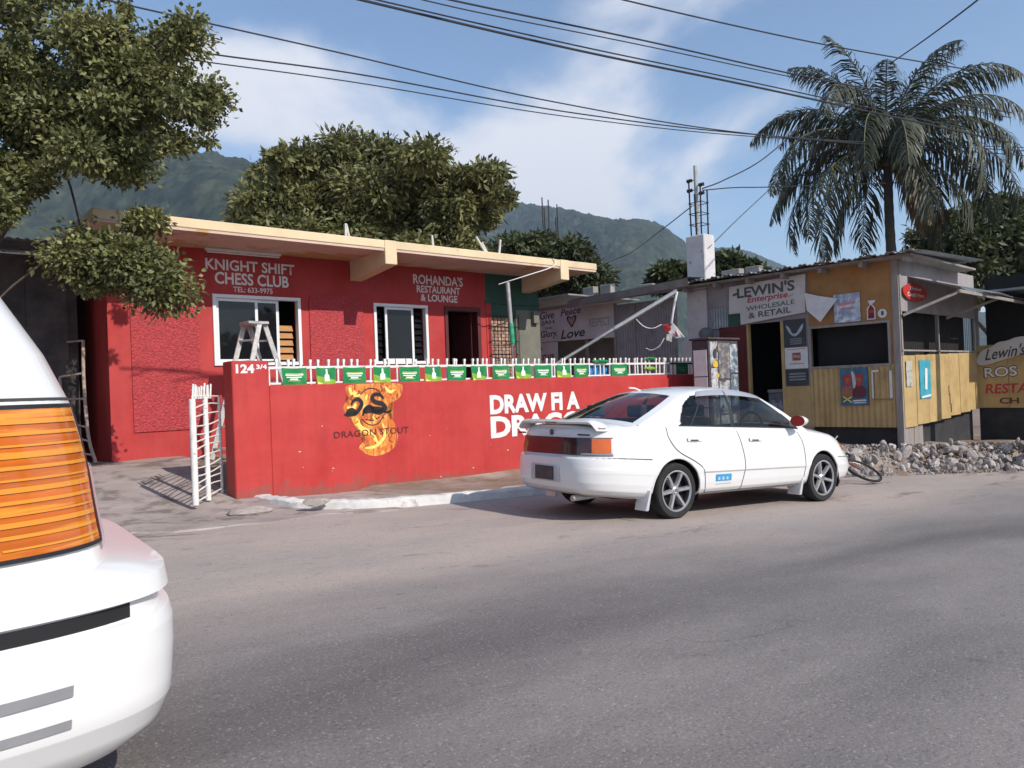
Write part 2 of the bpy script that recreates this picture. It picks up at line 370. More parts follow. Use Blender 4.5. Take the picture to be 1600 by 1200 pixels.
# road: edge wobbles against the driveway and the rubble
g = MB(); rows = []
rx = [-400, -150, -80, -60, -40, -25] + lin(-15, 26, .5) + [26, 32, 40, 55, 70, 120, 400]
for x in rx:
    if x < 3.4: e_ = 8.38 + .16 * math.sin(x * 2.1) + .09 * math.sin(x * 5.3 + 1)
    elif x < 11.5: e_ = 8.62
    else: e_ = 8.62 + (rubble_y(x) + .12 - 8.62) * sstep(11.5, 13.2, x)
    rows.append([(x, y, road_z(x) + (.002 if y > 0 else 0)) for y in lin(-9.5, e_, 1.2) + [e_]] if False else [(x, -9.5 + (e_ + 9.5) * k / 14, road_z(x)) for k in range(15)])
g.grid(rows); kind(g.build('road', M_road, smooth=True), 'structure')
# driveway apron of cracked concrete running up to the yard
g = MB(); rows = []
for y in lin(8.3, 13.6, .25) + [13.6]:
    xr = float(np.interp(y, [8.3, 8.55, 8.7, 9.1, 9.75, 10.4, 10.5], [4.4, 4.3, 3.75, 3.38, 3.15, 3.08, 3.0]))
    lz = lambda x: road_z(x) + (.31 - road_z(x)) * sstep(9.0, 13.0, y)
    row = [(x, y if y > 8.35 else y + .14 * math.sin(x * 2.3) + .08 * math.sin(x * 6.1), lz(x) + .012 + .009 * math.sin(x * 2.7 + y * 1.9)) for x in [-9 + (xr + 9) * k / 40 for k in range(41)]]
    if not rows: rows.append([(p[0], p[1] - .03, p[2] - .06) for p in row])
    rows.append(row)
g.grid(rows); kind(g.build('driveway', M_drive, smooth=True), 'structure')
# pavement in front of the red wall and its whitewashed kerb
kp = spline([(3.02, 10.45, 0), (3.10, 9.75, 0), (3.32, 9.08, 0), (3.72, 8.66, 0), (4.25, 8.50, 0), (5.4, 8.50, 0), (6.8, 8.53, 0), (9.0, 8.54, 0), (11.2, 8.50, 0), (12.8, 8.42, 0)], 14)
inn = []
for i, p in enumerate(kp):
    d = (kp[min(i + 1, len(kp) - 1)] - kp[max(i - 1, 0)]).normalized(); inn.append(Vector((p.x - d.y * .17, p.y + d.x * .17, 0)))
g = MB(); A, B, C, D = [], [], [], []
for i, (p, q) in enumerate(zip(kp, inn)):
    w = .012 * math.sin(i * 1.7) + .010 * math.sin(i * .63 + 1) + .008 * (random.random() - .5)
    chip = .035 * math.exp(-((i - 30) / 3.2) ** 2)
    zb, zt = road_z(p.x), road_z(p.x) + .112 + w * .4 - chip
    out = Vector((q.x - p.x, q.y - p.y, 0)).normalized()
    A.append((p.x - out.x * .02, p.y - out.y * .02 + w * .4, zb - .06)); B.append((p.x + w * .25 + out.x * (.012 + chip), p.y + w * .25 + out.y * (.012 + chip), zt - .02)); C.append((p.x + out.x * (.04 + chip), p.y + out.y * (.04 + chip), zt)); D.append((q.x, q.y, zt + .002))
Dn = [(p[0], p[1], p[2] - .2) for p in D]
g.grid([A, B, C, D, Dn]); kind(g.build('kerb', M_kerb, smooth=True), 'structure')
g = MB(); rows = []
for p in inn:
    s_ = max(0, p.x - 2.88); yb = 9.96 + s_ * .0805 + .12
    rows.append([(p.x + (0 if k else -.01), p.y + (max(yb, p.y + .02) - p.y) * k / 6 - (.03 if k == 0 else 0), road_z(p.x) + .104 + .005 * math.sin(p.x * 3 + k) - .05 * (k / 6)) for k in range(7)])
g.grid(rows); kind(g.build('pavement', M_pave, smooth=True), 'structure')

# ------------------------------------------------------------------ wooded hills
M_hill = mat('hill_forest', (.022, .032, .020), .95, var=.6, scale=.06, bump=0, col2=(.048, .056, .034), cmix=(.4, .62), c2scale=.018, spec=.05)
def value_noise(seed, n=64):
    r_ = np.random.default_rng(seed); T = r_.random((n, n))
    def f(x, y):
        xi, yi = np.floor(x).astype(int), np.floor(y).astype(int); fx, fy = x - xi, y - yi; fx = fx * fx * (3 - 2 * fx); fy = fy * fy * (3 - 2 * fy)
        a, b, c, d = T[xi % n, yi % n], T[(xi + 1) % n, yi % n], T[xi % n, (yi + 1) % n], T[(xi + 1) % n, (yi + 1) % n]
        return (a * (1 - fx) + b * fx) * (1 - fy) + (c * (1 - fx) + d * fx) * fy
    return f
def hill(name, label, sil, dist, depth, seed, na=520, nr=150):
    """a ridge whose crest, seen from the street, follows the silhouette (photo px) and which falls off behind"""
    vn = value_noise(seed); sx_, sy_ = [p[0] for p in sil], [p[1] for p in sil]
    xs_ = np.linspace(sx_[0], sx_[-1], na); crest = np.interp(xs_, sx_, sy_)
    ker = np.ones(9) / 9; crest = np.convolve(np.pad(crest, 4, 'edge'), ker, 'valid')
    V = np.zeros((nr, na, 3))
    for j in range(na):
        d_ = px(xs_[j], crest[j], 1.0) - Vector((0, 0, CAM_H)); hor = math.hypot(d_.x, d_.y); ux, uy, el = d_.x / hor, d_.y / hor, d_.z / hor
        rr = dist * (1 + .10 * math.sin(j * .021 + seed)); H = el * rr
        t = np.linspace(0, 1.5, nr); rad = rr - depth + depth * t
        prof = np.where(t < 1, np.sin(t * PI / 2) ** 1.35, np.cos((t - 1) * PI / 2 * 1.6))
        V[:, j, 0] = ux * rad; V[:, j, 1] = uy * rad; V[:, j, 2] = H * np.clip(prof, -.02, 1)
    X, Y = V[:, :, 0], V[:, :, 1]; amp = np.clip(V[:, :, 2] / 120, 0, 1)
    V[:, :, 2] += amp * ((vn(X / 330 + 9, Y / 330) - .5) * 36 * np.clip(1.02 - np.linspace(0, 1.5, nr), 0, 1)[:, None] * 1.4 + (vn(X / 60, Y / 60) - .5) * 9 + (vn(X / 19 + 3, Y / 19) - .5) * 10 + (vn(X / 8 + 5, Y / 8 + 2) - .5) * 7)
    b = MB(); b.grid([[tuple(p) for p in V[i]] for i in range(nr)])
    o = b.build(name, M_hill, smooth=True, fixn=False); kind(o, 'structure'); return o
hill('hill', '', [(-500, 330), (-200, 285), (100, 262), (200, 252), (255, 255), (330, 265), (390, 275), (520, 300), (640, 330), (760, 365)], 1500, 900, 3)
hill('hill', '', [(600, 400), (700, 352), (770, 334), (808, 327), (845, 331), (882, 337), (920, 347), (953, 356), (1014, 359), (1040, 369), (1066, 386), (1100, 408), (1150, 440), (1220, 480), (1300, 520)], 2100, 1100, 5)
hill('hill', '', [(960, 440), (1050, 408), (1101, 396), (1125, 393), (1150, 395), (1175, 401), (1226, 420), (1300, 445), (1450, 480), (1600, 500)], 3300, 1300, 8)
# the air between: one closed box of thin haze round street and hills, the sky outside it
hz = MB(); hz.box(-4300, 4300, -4300, 4300, -6.0, 640)
M_haze = bpy.data.materials.new('haze'); M_haze.use_nodes = True; N_ = M_haze.node_tree.nodes; N_.remove(N_['Principled BSDF'])
pv = N_.new('ShaderNodeVolumePrincipled'); pv.inputs['Color'].default_value = (.62, .79, 1, 1); pv.inputs['Density'].default_value = .00019; pv.inputs['Anisotropy'].default_value = .2
M_haze.node_tree.links.new(pv.outputs[0], N_['Material Output'].inputs['Volume'])
kind(hz.build('haze', M_haze), 'stuff')
# ================================================================== red restaurant
FB = Vector((1.97, 13.41, 0)); AB = 4.6
F_FAC = frame(FB, AB)
M_red = mat('red_paint', (.45, .050, .048), .62, var=.10, scale=1.3, bump=.25, bscale=18, col2=(.40, .032, .030), c2scale=.9, spec=.3, drip=.07)
M_redrough = mat('red_rough_cast', (.40, .036, .042), .6, var=.4, scale=30, bump=2.6, bscale=34, col2=(.60, .16, .15), cmix=(.60, .70), c2scale=45, spec=.45)
M_maroon = mat('dark_red_paint', (.10, .018, .020), .6, var=.2, scale=3, bump=.2, bscale=18)
M_cream = mat('cream_paint', (.70, .56, .36), .75, var=.12, scale=1.4, bump=.2, bscale=20, col2=(.40, .30, .18), cmix=(.60, .72), c2scale=1.5)
M_soffit = mat('soffit_paint', (.62, .46, .38), .8, var=.12, scale=1.5, col2=(.52, .31, .14), cmix=(.54, .58), c2scale=.7)
M_green = mat('green_wall_paint', (.030, .085, .060), .7, var=.2, scale=2, bump=.2, bscale=20)
M_greygreen = mat('grey_green_render', (.17, .165, .135), .85, var=.2, scale=2, bump=.4, bscale=25)
M_white = mat('white_paint', (.78, .77, .75), .55, var=.08, scale=4)
M_letter = mat('white_lettering', (.74, .73, .72), .65, var=.10, scale=7, col2=(.58, .40, .38), cmix=(.62, .72), c2scale=9)
M_walum = mat('white_aluminium', (.76, .77, .78), .4, var=.04, scale=4, spec=.5)
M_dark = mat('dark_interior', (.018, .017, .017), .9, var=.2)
M_wood = mat('louvre_wood', (.40, .19, .06), .55, var=.25, scale=6, stretch=(1, 1, 14))
M_brick = mat('pale_brick', (.42, .27, .20), .9, var=.2, scale=9, obj=True)
M_iron = mat('dark_iron', (.035, .03, .03), .5, metal=.6, var=.3)
M_galv = mat('galvanised_pipe', (.42, .42, .41), .45, metal=.55, var=.2, scale=8)
M_pane = mat('dark_window_glass', (.010, .011, .013), .03, var=.1, spec=.42)
restaurant = thing('restaurant_building', 'single storey red restaurant building with cream flat roof slab and white lettering', 'building', F_FAC)
TH = .2
W1 = (1.66, 3.20, 1.84, 3.01); W2 = (4.79, 6.01, 1.84, 2.99); DR = (6.5, 7.39, .32, 2.97); BRK = (7.75, 8.42, .9, 2.86)
wall_mesh(0, 7.60, .1, 3.80, TH, [W1, W2, DR]).build('wall', M_red, restaurant)
w = wall_mesh(7.60, 9.20, .1, 3.80, TH, [BRK]); w.build('green_wall', M_green, restaurant)['label'] = 'dark green painted end of the facade'
b = MB(); b.box(8.47, 9.2, -.012, -.001, .2, 3.02); b.build('grey_wall_panel', M_greygreen, restaurant)
b = MB(); b.box(0, .2, TH + .002, 9, .1, 3.80); b.box(9.0, 9.2, TH + .002, 9, .1, 3.80); b.box(.2, 9.0, 8.8, 9, .1, 3.8); b.build('side_wall', M_red, restaurant)
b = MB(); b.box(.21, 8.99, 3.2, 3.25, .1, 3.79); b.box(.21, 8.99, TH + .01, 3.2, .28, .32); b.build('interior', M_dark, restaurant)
# cantilevered roof slab with tapered beams
b = MB(); b.box(-.45, 9.84, -1.30, 9.3, 3.84, 3.99); roof = b.build('roof_slab', M_cream, restaurant, bevel=.012)
b = MB(); b.box(-.43, 9.82, -1.285, -.0, 3.80, 3.838); b.build('soffit', M_soffit, roof)
for s_ in (.02, 4.40, 8.80):
    b = MB(); y0, y1 = -1.315, -.005; a, c = s_ - .125, s_ + .125
    b.add([(a, y0, 3.56), (c, y0, 3.56), (c, y1, 3.42), (a, y1, 3.42), (a, y0, 3.995), (c, y0, 3.995), (c, y1, 3.815), (a, y1, 3.815)], [(0, 3, 2, 1), (4, 5, 6, 7), (0, 1, 5, 4), (1, 2, 6, 5), (2, 3, 7, 6), (3, 0, 4, 7)])
    b.build('roof_beam', M_cream, restaurant, bevel=.008)
# rough-cast panels with rounded upper corners
def panel(s0, s1, z0, z1, r=.14):
    pts = [(s0, z0), (s1, z0)] + [(s1 - r + r * math.cos(t), z1 - r + r * math.sin(t)) for t in [PI / 2 * k / 6 for k in range(7)]] + [(s0 + r + r * math.cos(t), z1 - r + r * math.sin(t)) for t in [PI / 2 + PI / 2 * k / 6 for k in range(7)]]
    b = MB(); n = len(pts); b.add([(p[0], -.022, p[1]) for p in pts] + [(p[0], -.001, p[1]) for p in pts], [tuple(range(n))] + [(i, (i + 1) % n, n + (i + 1) % n, n + i) for i in range(n)])
    me = b.mesh('rough_panel'); bm = bmesh.new(); bm.from_mesh(me); bmesh.ops.triangulate(bm, faces=[f for f in bm.faces if len(f.verts) > 4]); bmesh.ops.recalc_face_normals(bm, faces=bm.faces); bm.to_mesh(me); bm.free()
    return obj('rough_panel', me, M_redrough, restaurant)
panel(.33, 1.40, .76, 3.12); panel(3.40, 4.52, .76, 3.12)
# windows: white aluminium frames, sliding sashes, dark panes
def rect_frame(b, s0, s1, z0, z1, w, y0, y1):
    b.box(s0, s1, y0, y1, z1 - w, z1); b.box(s0, s1, y0, y1, z0, z0 + w); b.box(s0, s0 + w, y0, y1, z0 + w, z1 - w); b.box(s1 - w, s1, y0, y1, z0 + w, z1 - w)
def window(o_, sashes, slats):
    s0, s1, z0, z1 = o_; b = MB(); rect_frame(b, s0 - .03, s1 + .03, z0 - .03, z1 + .03, .06, -.03, .09); w = b.build('window', M_walum, restaurant, bevel=.004)
    for k, (a, c) in enumerate(sashes):
        b = MB(); yy = .012 + .03 * (k % 2); rect_frame(b, a, c, z0 + .032, z1 - .032, .05, yy, yy + .028); b.build('sash', M_walum, w)
        b = MB(); b.box(a + .05, c - .05, yy + .01, yy + .016, z0 + .08, z1 - .08); b.build('pane', M_pane, w)
    for (a, c, mm) in slats:
        n = 8
        for i in range(n):
            z = z0 + .06 + (z1 - z0 - .12) * (i + .5) / n
            if mm is M_wood and i > 4: continue
            b = MB(); b.add([(a, .10, z - .055), (c, .10, z - .055), (c, .15, z + .05), (a, .15, z + .05), (a, .112, z - .055), (c, .112, z - .055), (c, .162, z + .05), (a, .162, z + .05)], [(0, 1, 2, 3), (7, 6, 5, 4), (0, 4, 5, 1), (3, 2, 6, 7), (0, 3, 7, 4), (1, 5, 6, 2)]); b.build('louvre_slat', mm, w)
    return w
window(W1, [(1.69, 2.43), (2.38, 2.83)], [(2.85, 3.12, M_wood)])
window(W2, [(5.03, 5.70)], [(4.83, 5.01, M_pane), (5.73, 5.96, M_pane)])
b = MB(); b.box(2.80, 3.15, 1.2, 1.25, 1.3, 2.4); b.build('cupboard', M_wood, restaurant)
# doorway lining and half-open door
b = MB(); b.box(DR[0] - .03, DR[0] + .05, -.03, .16, .32, 3.0); b.box(DR[1] - .05, DR[1] + .04, -.03, .16, .32, 3.0); b.box(DR[0] - .03, DR[1] + .04, -.035, .16, 2.93, 3.03); fr = b.build('door_frame', M_maroon, restaurant, bevel=.005)
b = MB(); b.box(DR[1] - .09, DR[1] - .05, .17, .9, .33, 2.92); dr = b.build('door', M_maroon, restaurant)
b = MB(); b.tube([(DR[1] - .10, .82, 1.45), (DR[1] - .15, .82, 1.45), (DR[1] - .15, .72, 1.45)], .012); b.build('handle', M_galv, dr)
# brick screen behind an iron grille
bm_brick = None; nb = 0
bw, bh = .155, .075
for r_ in range(int((BRK[3] - BRK[2]) / bh)):
    for k in range(-1, 6):
        a = BRK[0] + k * bw + (bw / 2 if r_ % 2 else 0); c = a + bw - .014; a, c = max(a, BRK[0] + .002), min(c, BRK[1] - .002)
        if c - a < .03: continue
        z = BRK[2] + r_ * bh; b = MB(); j = random.uniform(-.006, .006); b.box(a, c, .05 + j, .16, z, z + bh - .012); b.build('brick', M_brick, restaurant, fixn=False)
b = MB(); b.box(BRK[0], BRK[1], .10, .19, BRK[2], BRK[3]); b.build('mortar_bed', mat('mortar', (.20, .16, .14), .95), restaurant)
gr = MB()
for k in range(9): s_ = BRK[0] - .08 + k * .105; gr.tube([(s_, -.05, .5), (s_, -.05, 2.90)], .009, 6)
for z in (.9, 1.45, 2.0, 2.3, 2.62): gr.tube([(BRK[0] - .12, -.06, z), (BRK[1] + .05, -.06, z)], .010, 6)
gr.build('grille', M_iron, restaurant)
b = MB(); b.box(7.60, 7.74, -.015, -.001, .2, 3.2); b.build('red_jamb', M_red, restaurant)
b = MB(); b.box(7.58, 9.2, -.035, -.001, 3.14, 3.20); b.build('ledge', M_green, restaurant)
# meter box on the grey panel
b = MB(); b.box(8.93, 9.10, -.12, -.013, 2.72, 3.0); b.build('meter_box', M_greygreen, restaurant, bevel=.01)
# fluorescent batten under the soffit
b = MB(); b.box(1.5, 2.83, -.16, -.09, 3.755, 3.798); lt = b.build('light_fitting', M_white, restaurant, bevel=.006)
b = MB(); b.tube([(1.53, -.125, 3.735), (2.80, -.125, 3.735)], .016, 10); b.build('tube', M_letter, lt)
# lettering
T = lambda s, a, c, d, e, **k: text(s, restaurant, a, c, d, e, M_letter, **k)
T('KNIGHT SHIFT', 1.54, 3.14, 3.455, 3.645, bold=.022); T('CHESS CLUB', 1.69, 3.02, 3.215, 3.425, bold=.024); T('TEL: 633-9975', 2.0, 2.71, 3.09, 3.185, bold=.014)
T("ROHANDA'S", 5.72, 6.99, 3.46, 3.665, bold=.022); T('RESTAURANT', 5.80, 6.91, 3.285, 3.435, bold=.024); T('& LOUNGE', 5.89, 6.83, 3.11, 3.26, bold=.024)

# loose sticks and rebar ends standing on the roof edge
M_stick = mat('weathered_batten', (.55, .53, .50), .8, var=.2)
ST = [('white forked pair of battens upright on the cream roof edge', [((3.72, -.9, 3.99), (3.73, -.9, 4.30)), ((3.80, -.9, 3.99), (3.74, -.9, 4.28))]),
      ('short grey batten standing on the roof above the word Rohanda', [((5.62, -.9, 3.99), (5.60, -.9, 4.28))]),
      ('two battens leaning left on the roof near its right end', [((6.98, -.9, 3.99), (6.70, -.9, 4.36)), ((7.01, -.9, 3.99), (6.84, -.9, 4.26))]),
      ('single upright batten right of the leaning pair on the roof', [((7.28, -.9, 3.99), (7.34, -.9, 4.36))])]
for lab, bars in ST:
    b = MB()
    for p, q in bars: b.bar(F_FAC @ Vector(p), F_FAC @ Vector(q), .035, .035)
    tag(b.build('roof_batten', M_stick), lab, 'batten', 'battens on the roof')
# conduit swinging off the slab and the green-banded pipe post below it
b = MB(); b.tube([F_FAC @ p for p in spline([(8.45, -1.32, 3.99), (8.50, -1.34, 3.93), (8.38, -1.34, 3.80), (7.7, -1.25, 3.58), (7.25, -.9, 3.42)], 8)], .011, 6)
tag(b.build('conduit', M_white), 'thin white conduit hanging from the roof slab to the pipe post', 'conduit')
pp = thing('pipe_post', 'leaning grey pipe post with green painted band before the brick screen', 'post', F_FAC)
b = MB(); b.tube([(7.16, -1.5, .3), (6.98, -1.5, 3.36)], .045, 12); b.build('pipe', M_galv, pp, smooth=True)
b = MB(); b.tube([(7.055, -1.5, 2.12), (7.03, -1.5, 2.55)], .050, 12); b.build('green_band', mat('bright_green_paint', (.05, .36, .19), .6), pp, smooth=True)
b = MB(); b.tube([(7.12, -1.5, .95), (7.06, -1.5, 2.10)], .048, 12); b.build('rusty_sleeve', mat('rust_red', (.22, .06, .04), .8, var=.3, scale=8), pp, smooth=True)
# step ladder (A-frame) standing between wall and window
M_ladder = mat('worn_aluminium', (.50, .49, .47), .5, metal=.35, var=.25, scale=14, col2=(.42, .25, .18), cmix=(.6, .7), c2scale=8)
lad = thing('step_ladder', 'worn aluminium step ladder standing open in front of the left window', 'ladder', F_FAC)
def ladder_side(top, foot, w, n, nm):
    top, foot = Vector(top), Vector(foot); side = Vector((.15, -.30, 0)) * w
    for sg in (-1, 1):
        b = MB(); b.bar(top + side * sg * .75, foot + side * sg, .075, .03, (0, 1, 0)); b.build('ladder_rail', M_ladder, lad)
    for i in range(n):
        t = (i + .8) / (n + .3); p = top.lerp(foot, t); k = .75 + .25 * t; b = MB(); b.bar(p - side * k, p + side * k, .07, .025); b.build('rung', M_ladder, lad)
ladder_side((1.80, -1.25, 2.42), (1.22, -1.35, .31), .62, 6, 'a'); ladder_side((1.90, -1.2, 2.42), (2.55, -1.15, .31), .62, 6, 'b')
b = MB(); b.box(1.68, 2.02, -1.42, -1.03, 2.40, 2.45); b.build('top_cap', M_ladder, lad, bevel=.01)

# ================================================================== red boundary wall
WL = Vector((2.88, 9.96, 0)); F_WAL = frame(WL, AB)
M_wallred = mat('boundary_red_paint', (.49, .052, .047), .55, var=.09, scale=1.1, bump=.3, bscale=10, col2=(.42, .032, .032), cmix=(.42, .7), c2scale=1.4, spec=.3, drip=.06, splash=(.16, (.24, .09, .07)))
bw_ = thing('boundary_wall', 'long red painted wall along the pavement with white slogan and flame emblem', 'wall', F_WAL)
b = MB(); b.box(.46, 9.95, .001, .20, -.75, 1.39); b.build('wall_body', M_wallred, bw_, bevel=.01)
b = MB(); b.box(-.03, .458, -.012, .30, -.35, 1.715); b.build('gate_pier', M_wallred, bw_, bevel=.012)
WT = lambda s, a, c, d, e, m=M_letter, **k: text(s, bw_, a, c, d, e, m, **k)
WT('124', .02, .26, 1.555, 1.67, bold=.04, y=-.016); WT('3/4', .285, .43, 1.605, 1.665, bold=.03, y=-.016)
WT('DRAW FI A', 4.15, 6.22, .82, 1.135, bold=.045); WT('DRAGON', 4.15, 6.72, .43, .79, bold=.045)
# flame emblem
def flame_material():
    m = bpy.data.materials.new('painted_flames'); m.use_nodes = True; N, L = m.node_tree.nodes, m.node_tree.links; b = N['Principled BSDF']
    t = N.new('ShaderNodeTexCoord'); q = N.new('ShaderNodeMapping'); q.inputs['Rotation'].default_value = (0, R(25), 0); q.inputs['Scale'].default_value = (5.5, 1, 2.0); L.new(t.outputs['Object'], q.inputs[0])
    n = N.new('ShaderNodeTexNoise'); n.inputs['Scale'].default_value = 2.0; n.inputs['Detail'].default_value = 4; n.inputs['Distortion'].default_value = 1.6; L.new(q.outputs[0], n.inputs['Vector'])
    r_ = N.new('ShaderNodeValToRGB'); L.new(n.outputs[0], r_.inputs[0]); e = r_.color_ramp.elements
    e[0].position = .30; e[0].color = (.30, .05, .02, 1); e[1].position = .78; e[1].color = (.85, .50, .12, 1)
    for p, c in ((.42, (.50, .11, .03, 1)), (.52, (.66, .22, .04, 1)), (.62, (.78, .36, .06, 1))): x = e.new(p); x.color = c
    L.new(r_.outputs[0], b.inputs['Base Color']); b.inputs['Roughness'].default_value = .6; return m
M_flame = flame_material(); M_black = mat('black_paint', (.016, .014, .014), .55, var=.2)
fl = [(1.56, 1.385), (1.56, 1.26), (1.63, 1.17), (1.55, 1.14), (1.51, 1.04), (1.55, .96), (1.64, .92), (1.65, .82), (1.75, .70), (1.90, .60), (1.72, .49), (1.80, .40), (1.96, .33), (2.12, .34), (2.29, .40), (2.39, .51), (2.39, .64), (2.32, .81), (2.24, .92), (2.22, 1.07), (2.37, 1.11), (2.47, 1.18), (2.51, 1.29), (2.50, 1.385)]
poly('flame_emblem', [(x, min(z, 1.378)) for x, z in smooth_closed(fl, 2)], M_flame, bw_, y=-.003)
def inside(x, y, P):
    r_ = False; j = len(P) - 1
    for i in range(len(P)):
        if (P[i][1] > y) != (P[j][1] > y) and x < (P[j][0] - P[i][0]) * (y - P[i][1]) / (P[j][1] - P[i][1]) + P[i][0]: r_ = not r_
        j = i
    return r_
flr_ = mat('flame_dark_red', (.34, .06, .025), .6, var=.15, scale=20)
tong = mat('flame_yellow', (.92, .66, .16), .6, var=.12, scale=20); tong2 = mat('flame_deep_orange', (.66, .17, .03), .6, var=.15, scale=20)
for pts, w_, mm in (([(1.62, 1.33), (1.68, 1.24), (1.80, 1.22)], .07, tong), ([(2.44, 1.34), (2.36, 1.22), (2.22, 1.17)], .06, tong2), ([(1.72, .90), (1.78, .76), (1.95, .66), (2.05, .52)], .07, tong), ([(2.25, .86), (2.33, .66), (2.24, .48), (2.02, .40)], .06, tong2), ([(2.14, .80), (2.17, .62), (2.02, .48), (1.84, .46)], .05, tong), ([(2.20, 1.33), (2.28, 1.25), (2.40, 1.28)], .05, tong), ([(1.58, 1.06), (1.66, 1.02), (1.72, 1.10)], .06, tong), ([(2.0, 1.25), (2.05, 1.10), (1.92, 1.06)], .06, tong2)):
    stroke('flame_tongue', pts, w_, mm, bw_, y=-.0045, taper=True)
rf_ = random.Random(4)
for k in range(64):        # brushed licks of flame
    x0_, z0_ = rf_.uniform(1.5, 2.5), rf_.uniform(.34, 1.36)
    if not inside(x0_, z0_, fl): continue
    a_ = rf_.uniform(.9, 2.3); l_ = rf_.uniform(.06, .16); c_ = rf_.uniform(-.05, .05)
    P_ = [(x0_, z0_), (x0_ + math.cos(a_) * l_ * .5 + c_, z0_ + math.sin(a_) * l_ * .5), (x0_ + math.cos(a_) * l_, z0_ + math.sin(a_) * l_)]
    if not all(inside(q[0], q[1], fl) for q in P_): continue
    stroke('flame_lick', P_, rf_.uniform(.012, .035), (tong, tong2, flr_, tong2)[k % 4], bw_, y=-.0050 - .00002 * k, taper=True)
for pts, w_ in (([(1.53, .955), (1.60, .945), (1.70, .955), (1.77, 1.02), (1.81, 1.10), (1.76, 1.16), (1.68, 1.14), (1.64, 1.08)], .058), ([(1.56, .965), (1.64, 1.0), (1.72, .97)], .09), ([(1.82, .92), (1.86, 1.02), (1.94, 1.05), (2.01, .98), (2.10, .96), (2.19, 1.01), (2.14, 1.08), (2.03, 1.11), (1.98, 1.17), (2.03, 1.22), (2.12, 1.205), (2.17, 1.15)], .07), ([(1.84, .97), (1.93, 1.0), (2.05, 1.0), (2.16, 1.0)], .095), ([(2.16, .965), (2.24, .955), (2.30, .985)], .035)):
    stroke('dragon_emblem', pts, w_, M_black, bw_, y=-.007, taper=True)
for pts in ([(1.79, 1.22), (1.86, 1.28), (1.95, 1.31), (2.06, 1.29), (2.13, 1.23)], [(1.80, .88), (1.88, .81), (1.98, .78), (2.08, .81), (2.15, .89)], [(1.86, .87), (1.98, .85), (2.09, .89)]):
    stroke('emblem_ring', pts, .014, M_black, bw_, y=-.006)
WT('DRAGON STOUT', 1.36, 2.58, .635, .725, m=mat('dark_red_lettering', (.13, .018, .016), .6), bold=.006, y=-.009, sp=1.08)
# paint chips and scuffs on the wall
for k in range(22):
    s_, z = random.uniform(.7, 9.2), random.uniform(-.15, 1.25); r_ = random.uniform(.004, .012)
    if 1.4 < s_ < 2.6 or (4 < s_ < 6.4 and z > .35): continue
    pts = [(s_ + r_ * random.uniform(.6, 1.6) * math.cos(t) * 1.6, z + r_ * random.uniform(.5, 1.2) * math.sin(t)) for t in [2 * PI * i / 7 for i in range(7)]]
    poly('paint_chip', pts, mat('bare_render', (.60, .45, .42), .9), bw_, y=-.003)

# ------------------------------------------------------------------ white railing on the wall
rail = thing('railing', 'white steel railing with flat topped pickets along the top of the red wall', 'railing', F_WAL)
M_rail = mat('railing_white', (.72, .69, .66), .55, var=.15, scale=10, col2=(.40, .26, .20), cmix=(.66, .72), c2scale=12)
b = MB(); b.box(.47, 8.92, .06, .10, 1.605, 1.64); b.build('top_rail', M_rail, rail); b = MB(); b.box(.47, 8.92, .06, .10, 1.40, 1.425); b.build('bottom_rail', M_rail, rail)
b = MB(); b.box(.47, .50, .058, .102, 1.39, 1.64); b.build('end_post', M_rail, rail)
b = MB(); b.box(-.013, .013, .067, .093, 1.395, 1.715); b.box(-.017, .017, .063, .097, 1.695, 1.735)
pm = b.mesh('picket'); pm.materials.append(M_rail)
for k in range(67):
    o = obj('picket', pm, None, rail); o.location = (.60 + k * .125, 0, random.uniform(-.006, .006)); o.rotation_euler = (0, random.uniform(-.03, .03), 0)
b = MB(); b.box(8.93, 9.9, .06, .09, 1.60, 1.63); b.build('shaded_end_rail', M_iron, rail)  # dark colour here stands in for shade on the white railing
for k in range(7):
    o = obj('picket', pm, None, rail); o.location = (9.0 + k * .125, 0, 0)

# ------------------------------------------------------------------ green bunting flags tied to the railing
M_flagg = mat('green_plastic_flag', (.020, .27, .080), .45, var=.12, scale=6, trans=.25, spec=.4)
M_flagl = mat('lime_print', (.30, .52, .06), .5, var=.15, scale=8, trans=.25)
M_flagy = mat('yellow_print', (.80, .72, .12), .5, var=.05); M_flagw = mat('white_print', (.80, .84, .80), .5, var=.05)
M_flagd = mat('shaded_green_flag', (.012, .12, .05), .5, var=.1, trans=.2)  # green flag cloth darkened in colour for the shade at the wall's end
FL = [(.65, 1.01, 't'), (1.15, 1.44, 'b'), (1.56, 1.91, 't'), (2.04, 2.33, 'b'), (2.48, 2.84, 't'), (2.94, 3.23, 'b'), (3.36, 3.73, 't'), (3.82, 4.13, 'b'), (4.27, 4.61, 't'), (4.75, 5.10, 'b'), (5.20, 5.58, 't'), (5.72, 6.05, 'b'), (6.15, 6.53, 't'), (7.15, 7.59, 't'), (9.12, 9.50, 'd')]
ORD = ['first', 'second', 'third', 'fourth', 'fifth', 'sixth', 'seventh', 'eighth', 'ninth', 'tenth', 'eleventh', 'twelfth', 'thirteenth']
def flag_y(u, v, ph, amp): return .045 - .008 + amp * (math.sin(u * 5 + ph) * (1 - v) + .5 * math.sin(u * 11 + ph * 2 + v * 4) * (1 - v)) - .012 * (1 - v)
